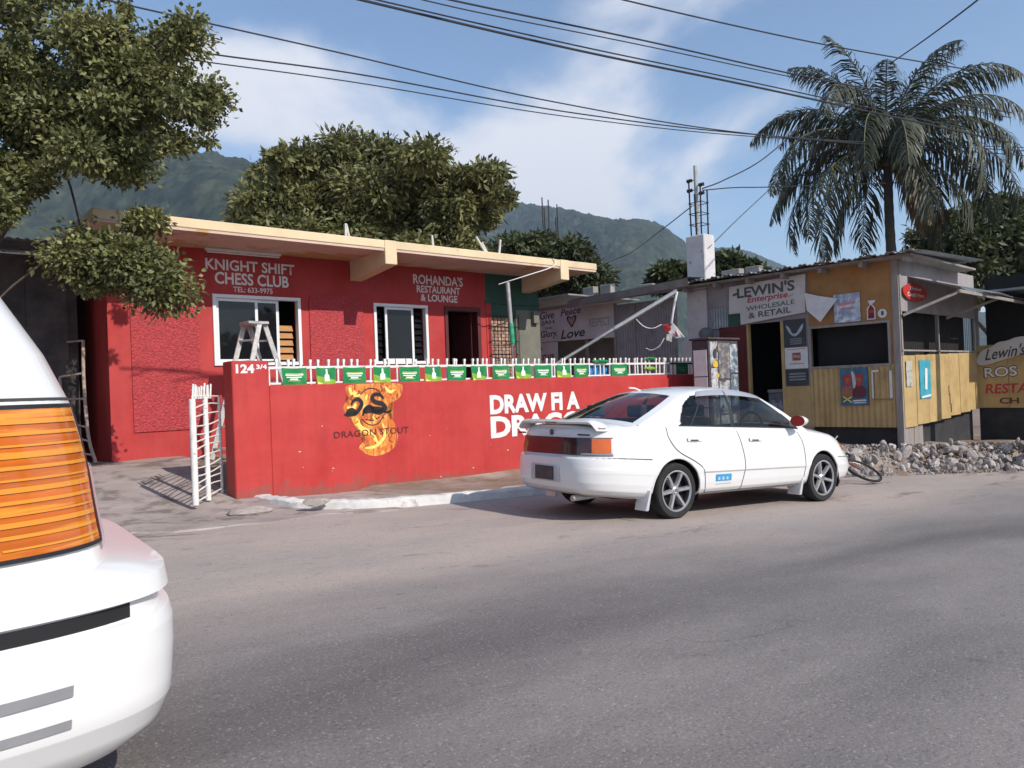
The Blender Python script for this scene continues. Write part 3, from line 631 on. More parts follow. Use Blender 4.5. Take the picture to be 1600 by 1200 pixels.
def make_flag(s0, s1, ty, lab, grp):
    t = thing('bunting_flag', lab, 'flag', F_WAL @ Matrix.Translation((s0, 0, 1.385)), grp)
    w, h, ph, am = s1 - s0, .235, random.uniform(0, 6), random.uniform(.008, .02)
    fold = random.uniform(-.03, .03); low = random.uniform(-.012, .008)
    def P(u, v, dy=0): return (u * w + fold * (1 - v) * (u - .3), flag_y(u, v, ph, am) - dy, low + v * (h - low) - .010 * math.sin(PI * u) * v)
    def patch(pts_u, nm, m, dy):
        b = MB(); b.grid([[P(u, v, dy) for u in pts_u[0]] for v in pts_u[1]]); return b.build(nm, m, t, smooth=True, fixn=False)
    U = [i / 14 for i in range(15)]; V = [i / 10 for i in range(11)]
    patch((U, V), 'cloth', M_flagd if ty == 'd' else M_flagg, 0)
    if ty in 'td':
        for v0, v1, u0_, u1_, m in ((.66, .69, .15, .85, M_flagy), (.56, .63, .14, .86, M_flagw), (.43, .50, .18, .80, M_flagw), (.30, .39, .32, .66, M_flagw), (.24, .265, .25, .75, M_flagy)):
            if ty == 'd': m = mat('shaded_print', (.10, .22, .14), .6)  # print colour dulled to match the shade painted into this flag
            patch(([u0_ + (u1_ - u0_) * i / 10 for i in range(11)], [v0, v1]), 'print_line', m, .003)
    else:
        b = MB(); b.grid([[P(u, v * .55 * (1 - .5 * u) , .0025) for u in U] for v in V]); b.build('print_wash', M_flagl, t, smooth=True, fixn=False)
        for (v0, h0), (v1, h1) in zip([(.22, .13), (.55, .13), (.66, .05)], [(.55, .13), (.66, .05), (.93, .045)]):
            b = MB(); b.grid([[P(.52 + k * (h0 if v == v0 else h1), v, .005) for k in (-1, -.5, 0, .5, 1)] for v in (v0, v1)]); b.build('bottle_print', M_flagw, t, smooth=True, fixn=False)
        b = MB(); b.grid([[P(.05 + .3 * u, .06 + v * .14 * (1 - u), .004) for u in U] for v in (0, .5, 1)]); b.build('print_corner', M_flagy, t, fixn=False)
    return t
for i, (a, c, ty) in enumerate(FL):
    if i < 13: lab = '%s green flag from the left on the railing, with %s' % (ORD[i], 'lines of white and yellow print' if ty == 't' else 'a bottle print')
    elif i == 13: lab = 'green printed flag just right of the blue bag on the railing'
    else: lab = 'dark shaded green flag at the far right end of the railing'
    make_flag(a, c, ty, lab, 'green bunting flags on the railing')
# crumpled scraps and the blue bag hung over the railing
def crumple(name, lab, cat, loc, sx_, sy_, sz_, m, seed, n=14):
    r_ = random.Random(seed); b = MB(); rows = []
    ph = [r_.uniform(0, 6) for _ in range(8)]
    for i in range(n + 1):
        v = i / n; row = []
        for j in range(n * 2):
            t = 2 * PI * j / (n * 2); q = 1 + .22 * math.sin(3 * t + ph[0] + 4 * v) + .16 * math.sin(7 * t + ph[1] - 5 * v) + .10 * math.sin(13 * t + ph[2] + 9 * v)
            k = math.sin(PI * min(1, .12 + v * .86)) ** .5; row.append((sx_ * k * q * math.cos(t), sy_ * k * q * math.sin(t), sz_ * (v + .05 * math.sin(5 * t + ph[3]))))
        rows.append(row)
    b.grid(rows, True); o = b.build(name, m, smooth=True); o.matrix_world = F_WAL @ Matrix.Translation(loc); return tag(o, lab, cat)
crumple('plastic_bag', 'bright blue plastic bag hung behind the railing above the wall', 'bag', (6.86, .16, 1.40), .27, .05, .22, mat('blue_plastic', (.03, .28, .62), .4, var=.25, scale=9, trans=.2), 3)
crumple('plastic_scrap', 'crumpled green plastic scrap on the rail top above the blue bag', 'plastic', (6.88, .03, 1.645), .19, .035, .06, M_flagg, 5, 8)
crumple('plastic_scrap', 'crumpled green scrap caught on pickets right of the flags, upper one', 'plastic', (8.30, .03, 1.70), .14, .03, .05, M_flagg, 6, 8)
crumple('plastic_scrap', 'crumpled green scrap caught on pickets right of the flags, lower one', 'plastic', (8.28, .03, 1.50), .16, .03, .06, M_flagl, 7, 8)

# ------------------------------------------------------------------ white steel gate standing open beside the pier
def gpt(u): return Vector((2.28, 9.60, 0)).lerp(Vector((2.80, 10.36, 0)), u)
gate = thing('gate_leaf', 'white steel gate leaf with bent rods standing open beside the red pier', 'gate', Matrix.Translation((2.36, 9.60, -.05)))
M_gate = mat('gate_white', (.74, .71, .67), .55, var=.14, scale=8, col2=(.36, .22, .16), cmix=(.64, .71), c2scale=9)
G0 = Vector((2.36, 9.60, -.05))
for u, r_, z1 in ((0, .038, 1.30), (.45, .032, 1.31), (.98, .018, 1.33)):
    b = MB(); p = gpt(u) - G0; b.tube([(p.x, p.y, .04 + G0.z * 0), (p.x, p.y, z1)], r_, 12); b.build('upright', M_gate, gate, smooth=True)
for k in range(13):
    z = .09 + k * .100 if k < 12 else 1.325; sag = .035 * math.sin(k * 1.3); b = MB()
    b.tube([Vector((gpt(u).x - G0.x, gpt(u).y - G0.y, z + sag * math.sin(PI * u) + .05 * (u - .3) * (1 if k < 12 else 0))) for u in [i / 8 for i in range(9)]], .009, 6); b.build('gate_rod', M_gate, gate)
for k in range(11):
    u = .02 + k * .062 + random.uniform(-.01, .01); p = gpt(u) - G0; b = MB(); q = random.uniform(-.03, .03); b.tube([(p.x, p.y, 1.30), (p.x + q, p.y + q, 1.46 + random.uniform(-.02, .03))], .012, 6); b.build('spike', M_gate, gate)
# ================================================================== wholesale shop on the right
C0 = Vector((14.49, 7.40, 0)); F_SHOP = frame(C0, -83); F_SIDE = frame(C0, 7)
M_yel = mat('ochre_paint', (.45, .315, .140), .7, var=.18, scale=2.2, bump=.2, bscale=12, col2=(.35, .235, .10), cmix=(.52, .7), c2scale=1.8)
M_orange = mat('orange_board', (.33, .175, .065), .75, var=.22, scale=2.5, col2=(.36, .15, .03), cmix=(.5, .7), c2scale=3)
M_mauve = mat('mauve_grey_paint', (.30, .27, .275), .8, var=.14, scale=2.2, col2=(.22, .19, .19), cmix=(.5, .68), c2scale=2.5)
M_zinc = mat('weathered_zinc', (.27, .29, .30), .5, metal=.35, var=.25, scale=2.5, col2=(.24, .15, .10), cmix=(.54, .68), c2scale=1.6)
M_timber = mat('grey_timber', (.27, .24, .22), .85, var=.25, scale=8, stretch=(1, 1, .2))
M_signw = mat('sign_white', (.56, .53, .51), .7, var=.08, scale=2.5, col2=(.42, .39, .37), cmix=(.55, .75), c2scale=2)
M_paper = mat('paper_white', (.66, .65, .64), .8, var=.10, scale=6)
M_plinth = mat('dark_plinth', (.035, .035, .038), .9, var=.3, scale=4)
M_ink = mat('dark_ink', (.05, .055, .06), .7, var=.2); M_inkred = mat('red_ink', (.40, .045, .05), .7, var=.15)
shop = thing('wholesale_shop', 'low ochre and grey wooden shop with tin roof beyond the white car', 'shop', F_SHOP)
DS = (-3.17, -2.36, -.12, 2.44); WS = (-1.75, -.23, 1.43, 2.24)
wall_mesh(-4.15, -1.79, -.25, 3.40, .10, [DS]).build('grey_wall', M_mauve, shop)
wall_mesh(-1.788, -.04, 1.40, 3.40, .06, [WS]).build('upper_wall', M_orange, shop)
b = MB(); corrugated(1.76, 1.21, .11, .016, Matrix.Translation((-1.79, .0, .21)), b); o = b.build('corrugated_sheet', M_yel, shop, smooth=True)
b = MB(); b.box(-2.36, -1.80, -.02, -.001, .22, 1.05); b.build('ochre_panel', M_yel, shop)
b = MB(); b.box(-2.355, -.06, .10, .16, -.6, .22); b.build('plinth', M_plinth, shop)
b = MB(); rect_frame(b, WS[0] - .05, WS[1] + .05, WS[2] - .04, WS[3] + .03, .05, -.02, .05); b.build('window_frame', M_timber, shop)
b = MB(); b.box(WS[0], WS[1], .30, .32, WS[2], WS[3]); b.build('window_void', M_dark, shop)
b = MB(); b.box(-.12, .0, -.03, .06, -.45, 3.40); b.build('corner_post', M_timber, shop)
for q_ in ((-2.40, -2.33), (-3.22, -3.15)): b = MB(); b.box(q_[0], q_[1], -.03, .08, -.2, 2.44); b.build('door_jamb', M_yel, shop)
b = MB(); b.box(-3.85, -3.19, -.055, -.015, -.1, 2.42); d_ = b.build('door', M_maroon, shop, bevel=.006)
b = MB(); rect_frame(b, -3.80, -3.24, .2, 2.36, .07, -.07, -.05); b.build('door_moulding', M_maroon, d_)
b = MB(); corrugated(.42, .46, .07, .010, Matrix.Translation((-4.05, -.03, 2.40)), b); b.build('corrugated_patch', M_zinc, shop)
b = MB(); b.box(-3.62, -3.31, -.03, -.001, 2.44, 2.68); b.build('green_panel', M_green, shop)
# inside: floor, back wall, goods freezer with a faded picture
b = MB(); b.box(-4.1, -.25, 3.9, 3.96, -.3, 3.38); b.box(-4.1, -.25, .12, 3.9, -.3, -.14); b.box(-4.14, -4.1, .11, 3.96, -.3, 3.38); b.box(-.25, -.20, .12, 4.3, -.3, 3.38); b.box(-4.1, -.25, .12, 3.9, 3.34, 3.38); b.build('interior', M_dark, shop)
frz = thing('chest_freezer', 'grey blue chest freezer standing inside the dark shop doorway', 'freezer', F_SHOP @ Matrix.Translation((-3.0, .45, -.14)))
b = MB(); b.box(0, .75, 0, .6, .0, 1.05); b.build('cabinet', mat('freezer_paint', (.18, .22, .25), .5, var=.3, scale=5), frz, bevel=.02)
b = MB(); b.box(-.01, .76, -.01, .61, 1.055, 1.13); b.build('lid', mat('freezer_lid', (.30, .33, .35), .5), frz, bevel=.015)
poly('picture', [(.08, .2), (.5, .2), (.5, .9), (.08, .9)], mat('freezer_picture', (.35, .42, .48), .6, var=.5, scale=7, col2=(.08, .09, .12), c2scale=6), frz, y=-.004)
# tin roof: corrugated sheets on rafters, ragged front edge
rf = None
b = MB(); b.box(-4.75, .35, -.30, 3.4, 3.40, 3.44)
rf = b.build('roof', M_timber, shop)
for k in range(6):
    b = MB(); L0 = 3.9; tilt = .012 * k + random.uniform(-.01, .02)
    Mx = Matrix.Translation((-4.95 + k * .90, -.42 - random.uniform(0, .12), 3.465 + .012 * (k % 2) - .012 * k + .02)) @ Matrix.Rotation(R(-90 + .5), 4, 'X') @ Matrix.Rotation(R(180), 4, 'Y') @ Matrix.Translation((-.96, 0, -L0))
    Mx = Matrix.Translation((-4.95 + k * .90, -.42 - random.uniform(0, .12), 3.47 + .010 * (k % 2) - .010 * k + .04))
    n = 60; r1, r2, r3 = [], [], []
    for i in range(n + 1):
        x = .97 * i / n; z = .016 * math.sin(2 * PI * x / .105)
        r1.append(Mx @ Vector((x, 0, z - .01 + .02 * math.sin(i * .3 + k)))); r2.append(Mx @ Vector((x, .5, z))); r3.append(Mx @ Vector((x, L0, z + .12)))
    b.grid([r1, r2, r3]); b.build('roof_sheet', M_zinc, rf, smooth=True)
for k in range(7):
    b = MB(); b.box(-4.6 + k * .8, -4.53 + k * .8, -.33, -.02, 3.30, 3.398); b.build('rafter_end', M_timber, rf)
# side facing the street: ochre boards below, dark mesh opening, grey boards above
def side_box(name, m, *a, bevel=0):
    b = MB()
    for q in a: b.box(*q)
    o = b.build(name, m, shop, bevel=bevel); o.matrix_parent_inverse = F_SHOP.inverted(); o.matrix_basis = F_SIDE; return o
for k in range(7):
    a, c = .03 + k * .63, .03 + k * .63 + .622
    side_box('board', M_yel, (a, c, -.012 + random.uniform(-.006, .006), .03, .20 + .025 * k + random.uniform(-.02, .03), 1.575 + .012 * k))
side_box('plinth_board', M_timber, (.03, .55, .03, .06, -.30, .30), (.60, 1.05, .04, .07, -.35, .33))
side_box('plinth', M_plinth, (1.05, 4.4, .12, .2, -.7, .45))
side_box('upper_wall', M_mauve, (0, 4.45, .0, .05, 2.42, 3.40))
side_box('opening_post', M_timber, (.0, .06, -.02, .05, 1.58, 3.4)); side_box('opening_post', M_timber, (2.0, 2.06, -.01, .05, 1.60, 2.42)); side_box('opening_post', M_timber, (4.30, 4.37, -.01, .05, 1.64, 2.42))
side_box('sill', M_timber, (.0, 4.45, -.03, .05, 1.655, 1.685))
side_box('mesh_screen', M_iron, *[(.08 + k * .12, .086 + k * .12, .02, .026, 1.6, 2.42) for k in range(36)])
side_box('crack', M_plinth, (2.46, 2.475, -.022, -.013, .75, .95), (2.50, 2.52, -.022, -.013, .55, .77), (2.55, 2.575, -.022, -.013, .38, .56))
# awning sheet on a timber brace
aw = MB(); n = 150; r1, r2 = [], []
for i in range(n + 1):
    x = .45 + 4.6 * i / n; z = .014 * math.sin(2 * PI * x / .105); r1.append((x, .02, 3.10 + z)); r2.append((x, -.92 + .05 * math.sin(i * .07), 2.78 + z - .02 * math.sin(i * .05)))
aw.grid([r1, r2]); o = aw.build('awning_sheet', M_zinc, shop, smooth=True); o.matrix_parent_inverse = F_SHOP.inverted(); o.matrix_basis = F_SIDE
b = MB(); b.bar((.03, -.04, 2.33), (.56, -.88, 2.72), .06, .05); b.bar((.5, -.86, 2.725), (5.0, -.86, 2.715), .05, .06); b.bar((2.4, -.04, 2.35), (2.9, -.86, 2.70), .05, .05); o = b.build('awning_brace', M_timber, shop); o.matrix_parent_inverse = F_SHOP.inverted(); o.matrix_basis = F_SIDE
# returning ochre wall with the restaurant sign at the frame's right
P2 = C0 + Vector((math.cos(R(7)), math.sin(R(7)), 0)) * 4.44
F_RET = frame(P2, -83)
ret = thing('cook_shop_wall', 'ochre plank wall at the far right with hand painted restaurant lettering', 'wall', F_RET)
for k in range(4):
    b = MB(); b.box(.0 + k * .62, .612 + k * .62, 0, .05, .38 + random.uniform(-.01, .01), 1.80); b.build('plank', M_yel, ret)
b = MB(); b.box(0, 2.5, .06, .12, -.7, .45); b.build('plinth', M_plinth, ret); b = MB(); b.box(.0, 2.5, .8, .85, 1.5, 3.4); b.build('void', M_dark, ret)
b = MB(); b.box(-.1, 2.6, -.4, 2.5, 2.95, 3.0); b.build('roof', M_zinc, ret)
b = MB(); b.box(2.42, 2.5, -.01, .05, 1.8, 2.95); b.box(.0, .06, -.01, .05, 1.8, 2.95); b.build('post', M_timber, ret)
RT = lambda s, a, c, d, e, m, **k: text(s, ret, a, c, d, e, m, **k)
RT('ROS', .13, .80, 1.05, 1.31, M_ink, bold=.05, skew=.03); RT('ROS', .15, .785, 1.07, 1.29, M_paper, bold=.015, skew=.03, y=-.007)
RT('RESTA', .15, .98, .70, .92, M_inkred, bold=.02, shear=.15, skew=.01); RT('CH', .42, .80, .47, .61, mat('brown_ink', (.12, .05, .035), .7), bold=.03)
sg = thing('cloud_sign', 'white cloud shaped board lettered in cursive on the far right ochre wall', 'sign', F_RET @ Matrix.Translation((.0, -.03, 1.42)))
cl = smooth_closed([(x_ * .80, z_ * 1.25) for x_, z_ in [(0, .05), (.05, -.06), (.3, -.05), (.6, .02), (1.0, .08), (1.3, .16), (1.42, .30), (1.3, .42), (1.0, .42), (.8, .36), (.55, .35), (.4, .26), (.15, .22)]], 2)
b = MB(); nn = len(cl); b.add([(p[0], -.02, p[1]) for p in cl] + [(p[0], 0, p[1]) for p in cl], [tuple(range(nn)), tuple(range(2 * nn - 1, nn - 1, -1))] + [(i, (i + 1) % nn, nn + (i + 1) % nn, nn + i) for i in range(nn)]); b.build('board', M_signw, sg)
text("Lewin's", sg, .18, .98, .03, .29, M_ink, y=-.024, bold=.012, shear=.35, skew=.12)
# signs and posters
sign = thing('shop_sign', 'large white board lettered in black and red above the shop doorway', 'sign', F_SHOP)
sp_ = [(-3.58, 2.70), (-3.30, 2.70), (-3.30, 2.44), (-1.82, 2.57), (-1.79, 3.36), (-3.55, 3.30)]
b = MB(); b.add([(p[0], -.07, p[1]) for p in sp_] + [(p[0], -.045, p[1]) for p in sp_], [tuple(range(6)), tuple(range(11, 5, -1))] + [(i, (i + 1) % 6, 6 + (i + 1) % 6, 6 + i) for i in range(6)]); b.build('board', M_signw, sign)
ST_ = lambda s, a, c, d, e, m, **k: text(s, sign, a, c, d, e, m, y=-.074, **k)
M_inkgrey = mat('faded_ink', (.085, .095, .105), .7, var=.2)
ST_("LEWIN'S", -3.36, -2.02, 3.02, 3.25, M_inkgrey, bold=.03, skew=.02); ST_('Enterprise', -3.12, -2.18, 2.86, 3.03, M_inkred, bold=.02, shear=.2, skew=.02); ST_('WHOLESALE', -3.15, -2.04, 2.72, 2.82, M_inkgrey, bold=.01, skew=.04); ST_('& RETAIL', -3.10, -2.12, 2.55, 2.68, M_inkgrey, bold=.02, skew=.045)
stroke('star_mark', [(-3.46, 3.10), (-3.36, 3.13)], .05, M_inkgrey, sign, y=-.074); stroke('flourish', [(-2.17, 2.93), (-2.06, 2.97)], .012, M_inkgrey, sign, y=-.074)
def poster(name, lab, M, x0, x1, z0, z1, m, cat='poster', y=-.03):
    t = thing(name, lab, cat, M @ Matrix.Translation((x0, y, z0)), 'posters on the shop'); w, h = x1 - x0, z1 - z0
    b = MB(); rows = [[(w * i / 6, .004 * math.sin(i + j * 2), h * j / 6) for i in range(7)] for j in range(7)]; b.grid(rows); b.grid([[(p[0], p[1] + .003, p[2]) for p in r_] for r_ in rows]); b.build('sheet', m, t, smooth=True, fixn=False); return t, w, h
def blot(t, pts, m, nm='print_shape', y=-.008): return poly(nm, smooth_closed(pts, 2), m, t, y=y)
t, w, h = poster('dark_poster', 'black poster with pale winged figure beside the shop door', F_SHOP, -2.33, -1.84, 1.88, 2.45, M_ink)
blot(t, [(.05, .48), (.16, .38), (.18, .28), (.28, .26), (.34, .36), (.46, .50), (.42, .34), (.32, .24), (.24, .20), (.14, .27), (.08, .38)], mat('pale_blue_print', (.36, .42, .46), .7, var=.3, scale=14))
for k in range(4): stroke('print_line', [(.14, .16 - k * .035), (.40, .165 - k * .035)], .018, mat('grey_print', (.22, .24, .25), .7), t, y=-.008)
t, w, h = poster('white_poster', 'white poster with a small red square, below the black winged poster', F_SHOP, -2.32, -1.82, 1.42, 1.86, M_paper)
poly('red_square', [(.17, .17), (.35, .17), (.35, .33), (.17, .33)], mat('brick_red_print', (.33, .08, .06), .7), t, y=-.008); text('DnJ', t, .20, .32, .22, .28, M_paper, y=-.010, bold=.02)
stroke('print_line', [(.05, .40), (.46, .41)], .01, M_inkred, t, y=-.008); stroke('print_line', [(.1, .10), (.42, .10)], .012, M_inkred, t, y=-.008)
t, w, h = poster('black_notice', 'small black notice with grey lettering, lowest of the posters by the door', F_SHOP, -2.31, -1.82, 1.07, 1.40, M_ink)
for k in range(3): stroke('print_line', [(.07, .24 - k * .06), (.43, .245 - k * .06)], .035, mat('grey_print', (.22, .24, .25), .7), t, y=-.008)
t, w, h = poster('blue_poster', 'pale blue and pink patterned poster on the orange board', F_SHOP, -1.24, -.72, 2.29, 2.86, mat('blue_pattern_print', (.28, .36, .50), .6, var=.3, scale=9, col2=(.60, .62, .66), cmix=(.45, .58), c2scale=8))
stroke('print_line', [(.1, .36), (.42, .38)], .05, mat('pink_print', (.55, .25, .30), .7), t, y=-.008); stroke('print_line', [(.14, .27), (.40, .28)], .035, mat('pink_print', (.55, .25, .30), .7), t, y=-.008)
t = thing('bottle_sticker', 'dark red bottle shaped sticker on the orange board', 'sticker', F_SHOP @ Matrix.Translation((-.60, -.012, 2.30)), 'posters on the shop')
b = MB(); bo = [(0, 0), (.16, 0), (.16, .22), (.10, .30), (.15, .33), (.17, .37), (.02, .37), (.06, .29), (0, .22)]; b.add([(p[0], -.008, p[1]) for p in bo] + [(p[0], 0, p[1]) for p in bo], [tuple(range(9))] + [(i, (i + 1) % 9, 9 + (i + 1) % 9, 9 + i) for i in range(9)]); b.build('backing', M_paper, t)
poly('bottle', [(.02, .02), (.14, .02), (.14, .21), (.08, .29), (.03, .21)], mat('cola_red', (.17, .02, .02), .5), t, y=-.011); poly('bottle_label', [(.02, .13), (.14, .13), (.14, .18), (.02, .18)], M_inkred, t, y=-.013)
t = thing('round_sticker', 'small round white sticker at the right of the orange board', 'sticker', F_SHOP @ Matrix.Translation((-.31, -.012, 2.40)), 'posters on the shop')
b = MB(); b.lathe([(.0, -.010), (.085, -.010), (.085, 0)], 20); b.build('disc', M_paper, t); poly('mark', [(-.02, -.04), (.03, -.03), (.02, .05), (-.02, .04)], M_ink, t, y=-.013)
t = thing('torn_banner', 'torn white sheet peeling off between the sign and the orange board', 'banner', F_SHOP @ Matrix.Translation((-1.82, -.06, 2.35)))
b = MB(); b.add([(0, -.01, .62), (.05, -.04, .25), (.36, -.12, -.02), (.70, -.05, .42), (.30, -.03, .52)], [(0, 1, 4), (1, 2, 3, 4)]); b.build('sheet', M_paper, t, fixn=False)
t, w, h = poster('people_poster', 'blue event poster with two red clad figures on the corrugated ochre sheet', F_SHOP, -1.17, -.63, .64, 1.37, mat('blue_poster_print', (.045, .14, .22), .55, var=.35, scale=5), y=-.035)
M_sk = mat('brown_print', (.30, .13, .08), .7, var=.2, scale=10)
for cx, hh, cc in ((.15, .50, M_inkred), (.37, .47, M_inkred)):
    blot(t, [(cx - .13, .14), (cx + .12, .14), (cx + .14, .30), (cx + .07, .40), (cx - .07, .40), (cx - .14, .30)], M_sk if cx < .2 else mat('maroon_print', (.14, .03, .04), .7)); blot(t, [(cx - .11, .62), (cx + .10, .62), (cx + .07, .42), (cx, .36), (cx - .07, .42)], cc, y=-.010); blot(t, [(cx - .045, .55), (cx + .045, .55), (cx + .05, .47), (cx, .42), (cx - .05, .47)], M_sk, y=-.012)
blot(t, [(.22, .70), (.30, .63), (.32, .40), (.26, .30), (.24, .55)], mat('pale_print', (.50, .52, .52), .7), y=-.011); stroke('print_line', [(.05, .18), (.22, .06)], .02, M_flagy, t, y=-.012); stroke('print_line', [(.05, .07), (.22, .17)], .02, M_flagy, t, y=-.012)
stroke('print_line', [(.24, .09), (.50, .10)], .03, M_paper, t, y=-.012); stroke('print_line', [(.26, .05), (.50, .055)], .02, M_paper, t, y=-.012)
t = thing('poster_remnant', 'torn white paper edges of a removed poster near the shop corner', 'poster', F_SHOP @ Matrix.Translation((-.56, -.025, .75)), 'posters on the shop')
for i, (a, c, d, e) in enumerate(((0, .03, .02, .55), (.0, .14, .53, .57), (.33, .38, .02, .55), (.0, .38, -.01, .01))): b = MB(); b.box(a, c, -.004, 0, d, e); b.build('paper_strip', M_paper if i != 3 else M_orange, t)
t, w, h = poster('grey_flyers', 'cluster of grey flyers on the sunlit ochre boards by the corner', F_SIDE, .12, .42, .98, 1.47, mat('flyer_print', (.42, .41, .36), .8, var=.35, scale=9, col2=(.12, .12, .12), cmix=(.55, .62), c2scale=9))
t, w, h = poster('teal_banner', 'upright turquoise banner on the sunlit ochre boards', F_SIDE, .80, 1.40, .72, 1.48, mat('turquoise_print', (.05, .32, .42), .5, var=.2, scale=5))
stroke('print_line', [(.30, .18), (.34, .60)], .13, M_paper, t, y=-.008); stroke('print_line', [(.05, .03), (.55, .06)], .04, M_paper, t, y=-.008)
ov = thing('oval_sign', 'red oval credit sign under the tin awning of the shop', 'sign', F_SIDE @ Matrix.Translation((.70, -.03, 2.80)))
b = MB(); ep = [(.62 * math.cos(2 * PI * k / 32), .175 * math.sin(2 * PI * k / 32)) for k in range(32)]; b.add([(p[0], -.02, p[1]) for p in ep] + [(p[0], 0, p[1]) for p in ep], [tuple(range(32))] + [(i, (i + 1) % 32, 32 + (i + 1) % 32, 32 + i) for i in range(32)]); b.build('board', mat('sign_red', (.48, .035, .03), .5), ov)
text('Digicel', ov, -.28, .30, .02, .10, M_paper, y=-.024, bold=.02); text('Credit Here', ov, -.42, .44, -.09, -.01, M_paper, y=-.024, bold=.015)

# ------------------------------------------------------------------ poster covered cabinet at the end of the red wall
cab = thing('poster_cabinet', 'tall dark metal cabinet plastered with peeling posters before the shop', 'cabinet', frame((11.84, 9.78, -.42), 4.6) @ Matrix.Scale(.95, 4))
M_cabm = mat('dark_cabinet_paint', (.07, .05, .055), .7, var=.3, scale=5)
b = MB(); b.box(0, 1.05, 0, .42, 0, 2.58); b.build('carcass', M_cabm, cab, bevel=.015)
b = MB(); b.box(-.04, 1.09, -.04, .46, 2.585, 2.63); b.build('top', M_cabm, cab, bevel=.01)
for k, (z0, z1) in enumerate(((.55, 1.18), (1.20, 1.82), (1.84, 2.38))):
    b = MB(); b.box(-.012, -.001, .05, .37, z0, z1); b.build('white_side_panel', M_paper, cab)
M_pp = [mat('peeling_poster_%d' % k, c, .8, var=.35, scale=7, col2=c2, cmix=(.48, .58), c2scale=6) for k, (c, c2) in enumerate((((.40, .40, .42), (.06, .06, .07)), ((.12, .12, .14), (.36, .30, .24)), ((.10, .14, .18), (.45, .46, .48)), ((.5, .5, .5), (.2, .2, .22))))]
for k, (a, c, d, e) in enumerate(((.04, .30, 2.02, 2.54), (.33, .72, 1.78, 2.52), (.74, 1.02, 1.9, 2.5), (.05, .28, 1.40, 2.0), (.32, .70, 1.05, 1.74), (.06, .29, .8, 1.37), (.74, 1.0, 1.2, 1.86), (.34, .9, .4, 1.02))):
    b = MB(); b.box(a, c, -.006 - .001 * k, -.001, d, e); b.build('poster_sheet', M_pp[k % 4], cab)
blot(cab, [(.10, 2.02), (.27, 2.0), (.28, 2.12), (.20, 2.17), (.10, 2.12)], mat('yellow_paint_spot', (.62, .42, .04), .7), 'yellow_sticker', y=-.02); blot(cab, [(.22, 1.80), (.30, 1.80), (.31, 1.88), (.23, 1.89)], mat('yellow_paint_spot', (.62, .42, .04), .7), 'yellow_sticker', y=-.02)
blot(cab, [(.14, 2.22), (.22, 2.18), (.26, 2.30), (.20, 2.42), (.12, 2.34)], M_ink, 'poster_print', y=-.02); blot(cab, [(.42, 1.2), (.60, 1.1), (.62, 1.4), (.52, 1.62), (.40, 1.45)], mat('pale_print', (.50, .52, .52), .7), 'poster_print', y=-.02)

# ================================================================== yard structures between restaurant and shop
yard = thing('yard_fence', 'mauve corrugated fence and painted board wall at the back of the yard', 'fence', F_SHOP)
for k in range(3):
    b = MB(); corrugated(.64, 3.05, .075, .012, Matrix.Translation((-6.90 + k * .625, .02 + .012 * (k % 2), .2)), b); b.build('corrugated_sheet', M_mauve, yard, smooth=True)
b = MB(); b.box(-9.75, -6.86, .30, .36, .2, 2.50); b.build('back_screen', M_greygreen, yard)
for q_ in ((-6.93, -6.86, 3.3), (-7.9, -7.84, 2.5), (-9.78, -9.68, 3.5)): b = MB(); b.box(q_[0], q_[1], -.02, .06, .2, q_[2]); b.build('fence_post', M_timber, yard)
b = MB(); b.add([(-5.4, -.55, 3.52), (-5.4, 1.5, 3.66), (-4.3, 1.5, 3.70), (-4.3, -.55, 3.60), (-8.0, -.55, 3.48), (-8.0, 1.5, 3.60)], [(4, 0, 1, 5), (0, 3, 2, 1)]); b.add([(-8.0, -.55, 3.45), (-4.3, -.55, 3.57), (-4.3, -.5, 3.40), (-8.0, -.5, 3.28)], [(0, 1, 2, 3)]); b.build('tin_roof', M_zinc, yard, fixn=False)
b = MB(); b.box(-8.0, -4.9, -.42, -.36, 3.34, 3.42); b.box(-10.0, -6.9, -.1, -.04, 3.36, 3.44); b.build('roof_beam', M_mauve, yard)
b = MB(); b.box(-11.6, -8.0, -.5, 2.5, 3.62, 3.66); b.build('flat_roof_sheet', M_zinc, yard)
mural = thing('mural_board', 'white board with hand lettered peace and love slogan at the yard back', 'sign', F_SHOP)
b = MB(); b.add([(-9.66, -.05, 2.50), (-6.89, -.05, 2.44), (-6.89, -.05, 3.30), (-9.66, -.05, 3.42), (-9.66, -.02, 2.50), (-6.89, -.02, 2.44), (-6.89, -.02, 3.30), (-9.66, -.02, 3.42)], [(0, 1, 2, 3), (7, 6, 5, 4), (0, 4, 5, 1), (3, 2, 6, 7), (0, 3, 7, 4), (1, 5, 6, 2)]); b.build('board', mat('mural_grey_white', (.62, .59, .60), .8, var=.12, scale=2), mural)
MT = lambda s, a, c, d, e, **k: text(s, mural, a, c, d, e, k.pop('m', M_ink), y=-.055, **k)
MT('Give', -9.50, -8.96, 3.12, 3.33, shear=.2, bold=.01); MT('JAH', -9.46, -8.96, 2.94, 3.08, bold=.012); MT('THE', -9.34, -9.04, 2.83, 2.89, bold=.012); MT('Glory.', -9.50, -8.86, 2.56, 2.80, shear=.2, bold=.014)
MT('Peace', -8.72, -7.98, 3.14, 3.32, shear=.25, bold=.012, skew=.04); MT('Love', -8.74, -7.86, 2.52, 2.76, shear=.25, bold=.018, skew=.03); MT('RESPECT', -7.70, -7.00, 2.76, 2.98, m=mat('faint_grey_ink', (.33, .32, .33), .8), bold=.01)
ht = [(.0, -.20), (.10, -.06), (.19, .06), (.18, .15), (.10, .18), (.0, .10), (-.10, .18), (-.18, .15), (-.19, .06), (-.10, -.06)]
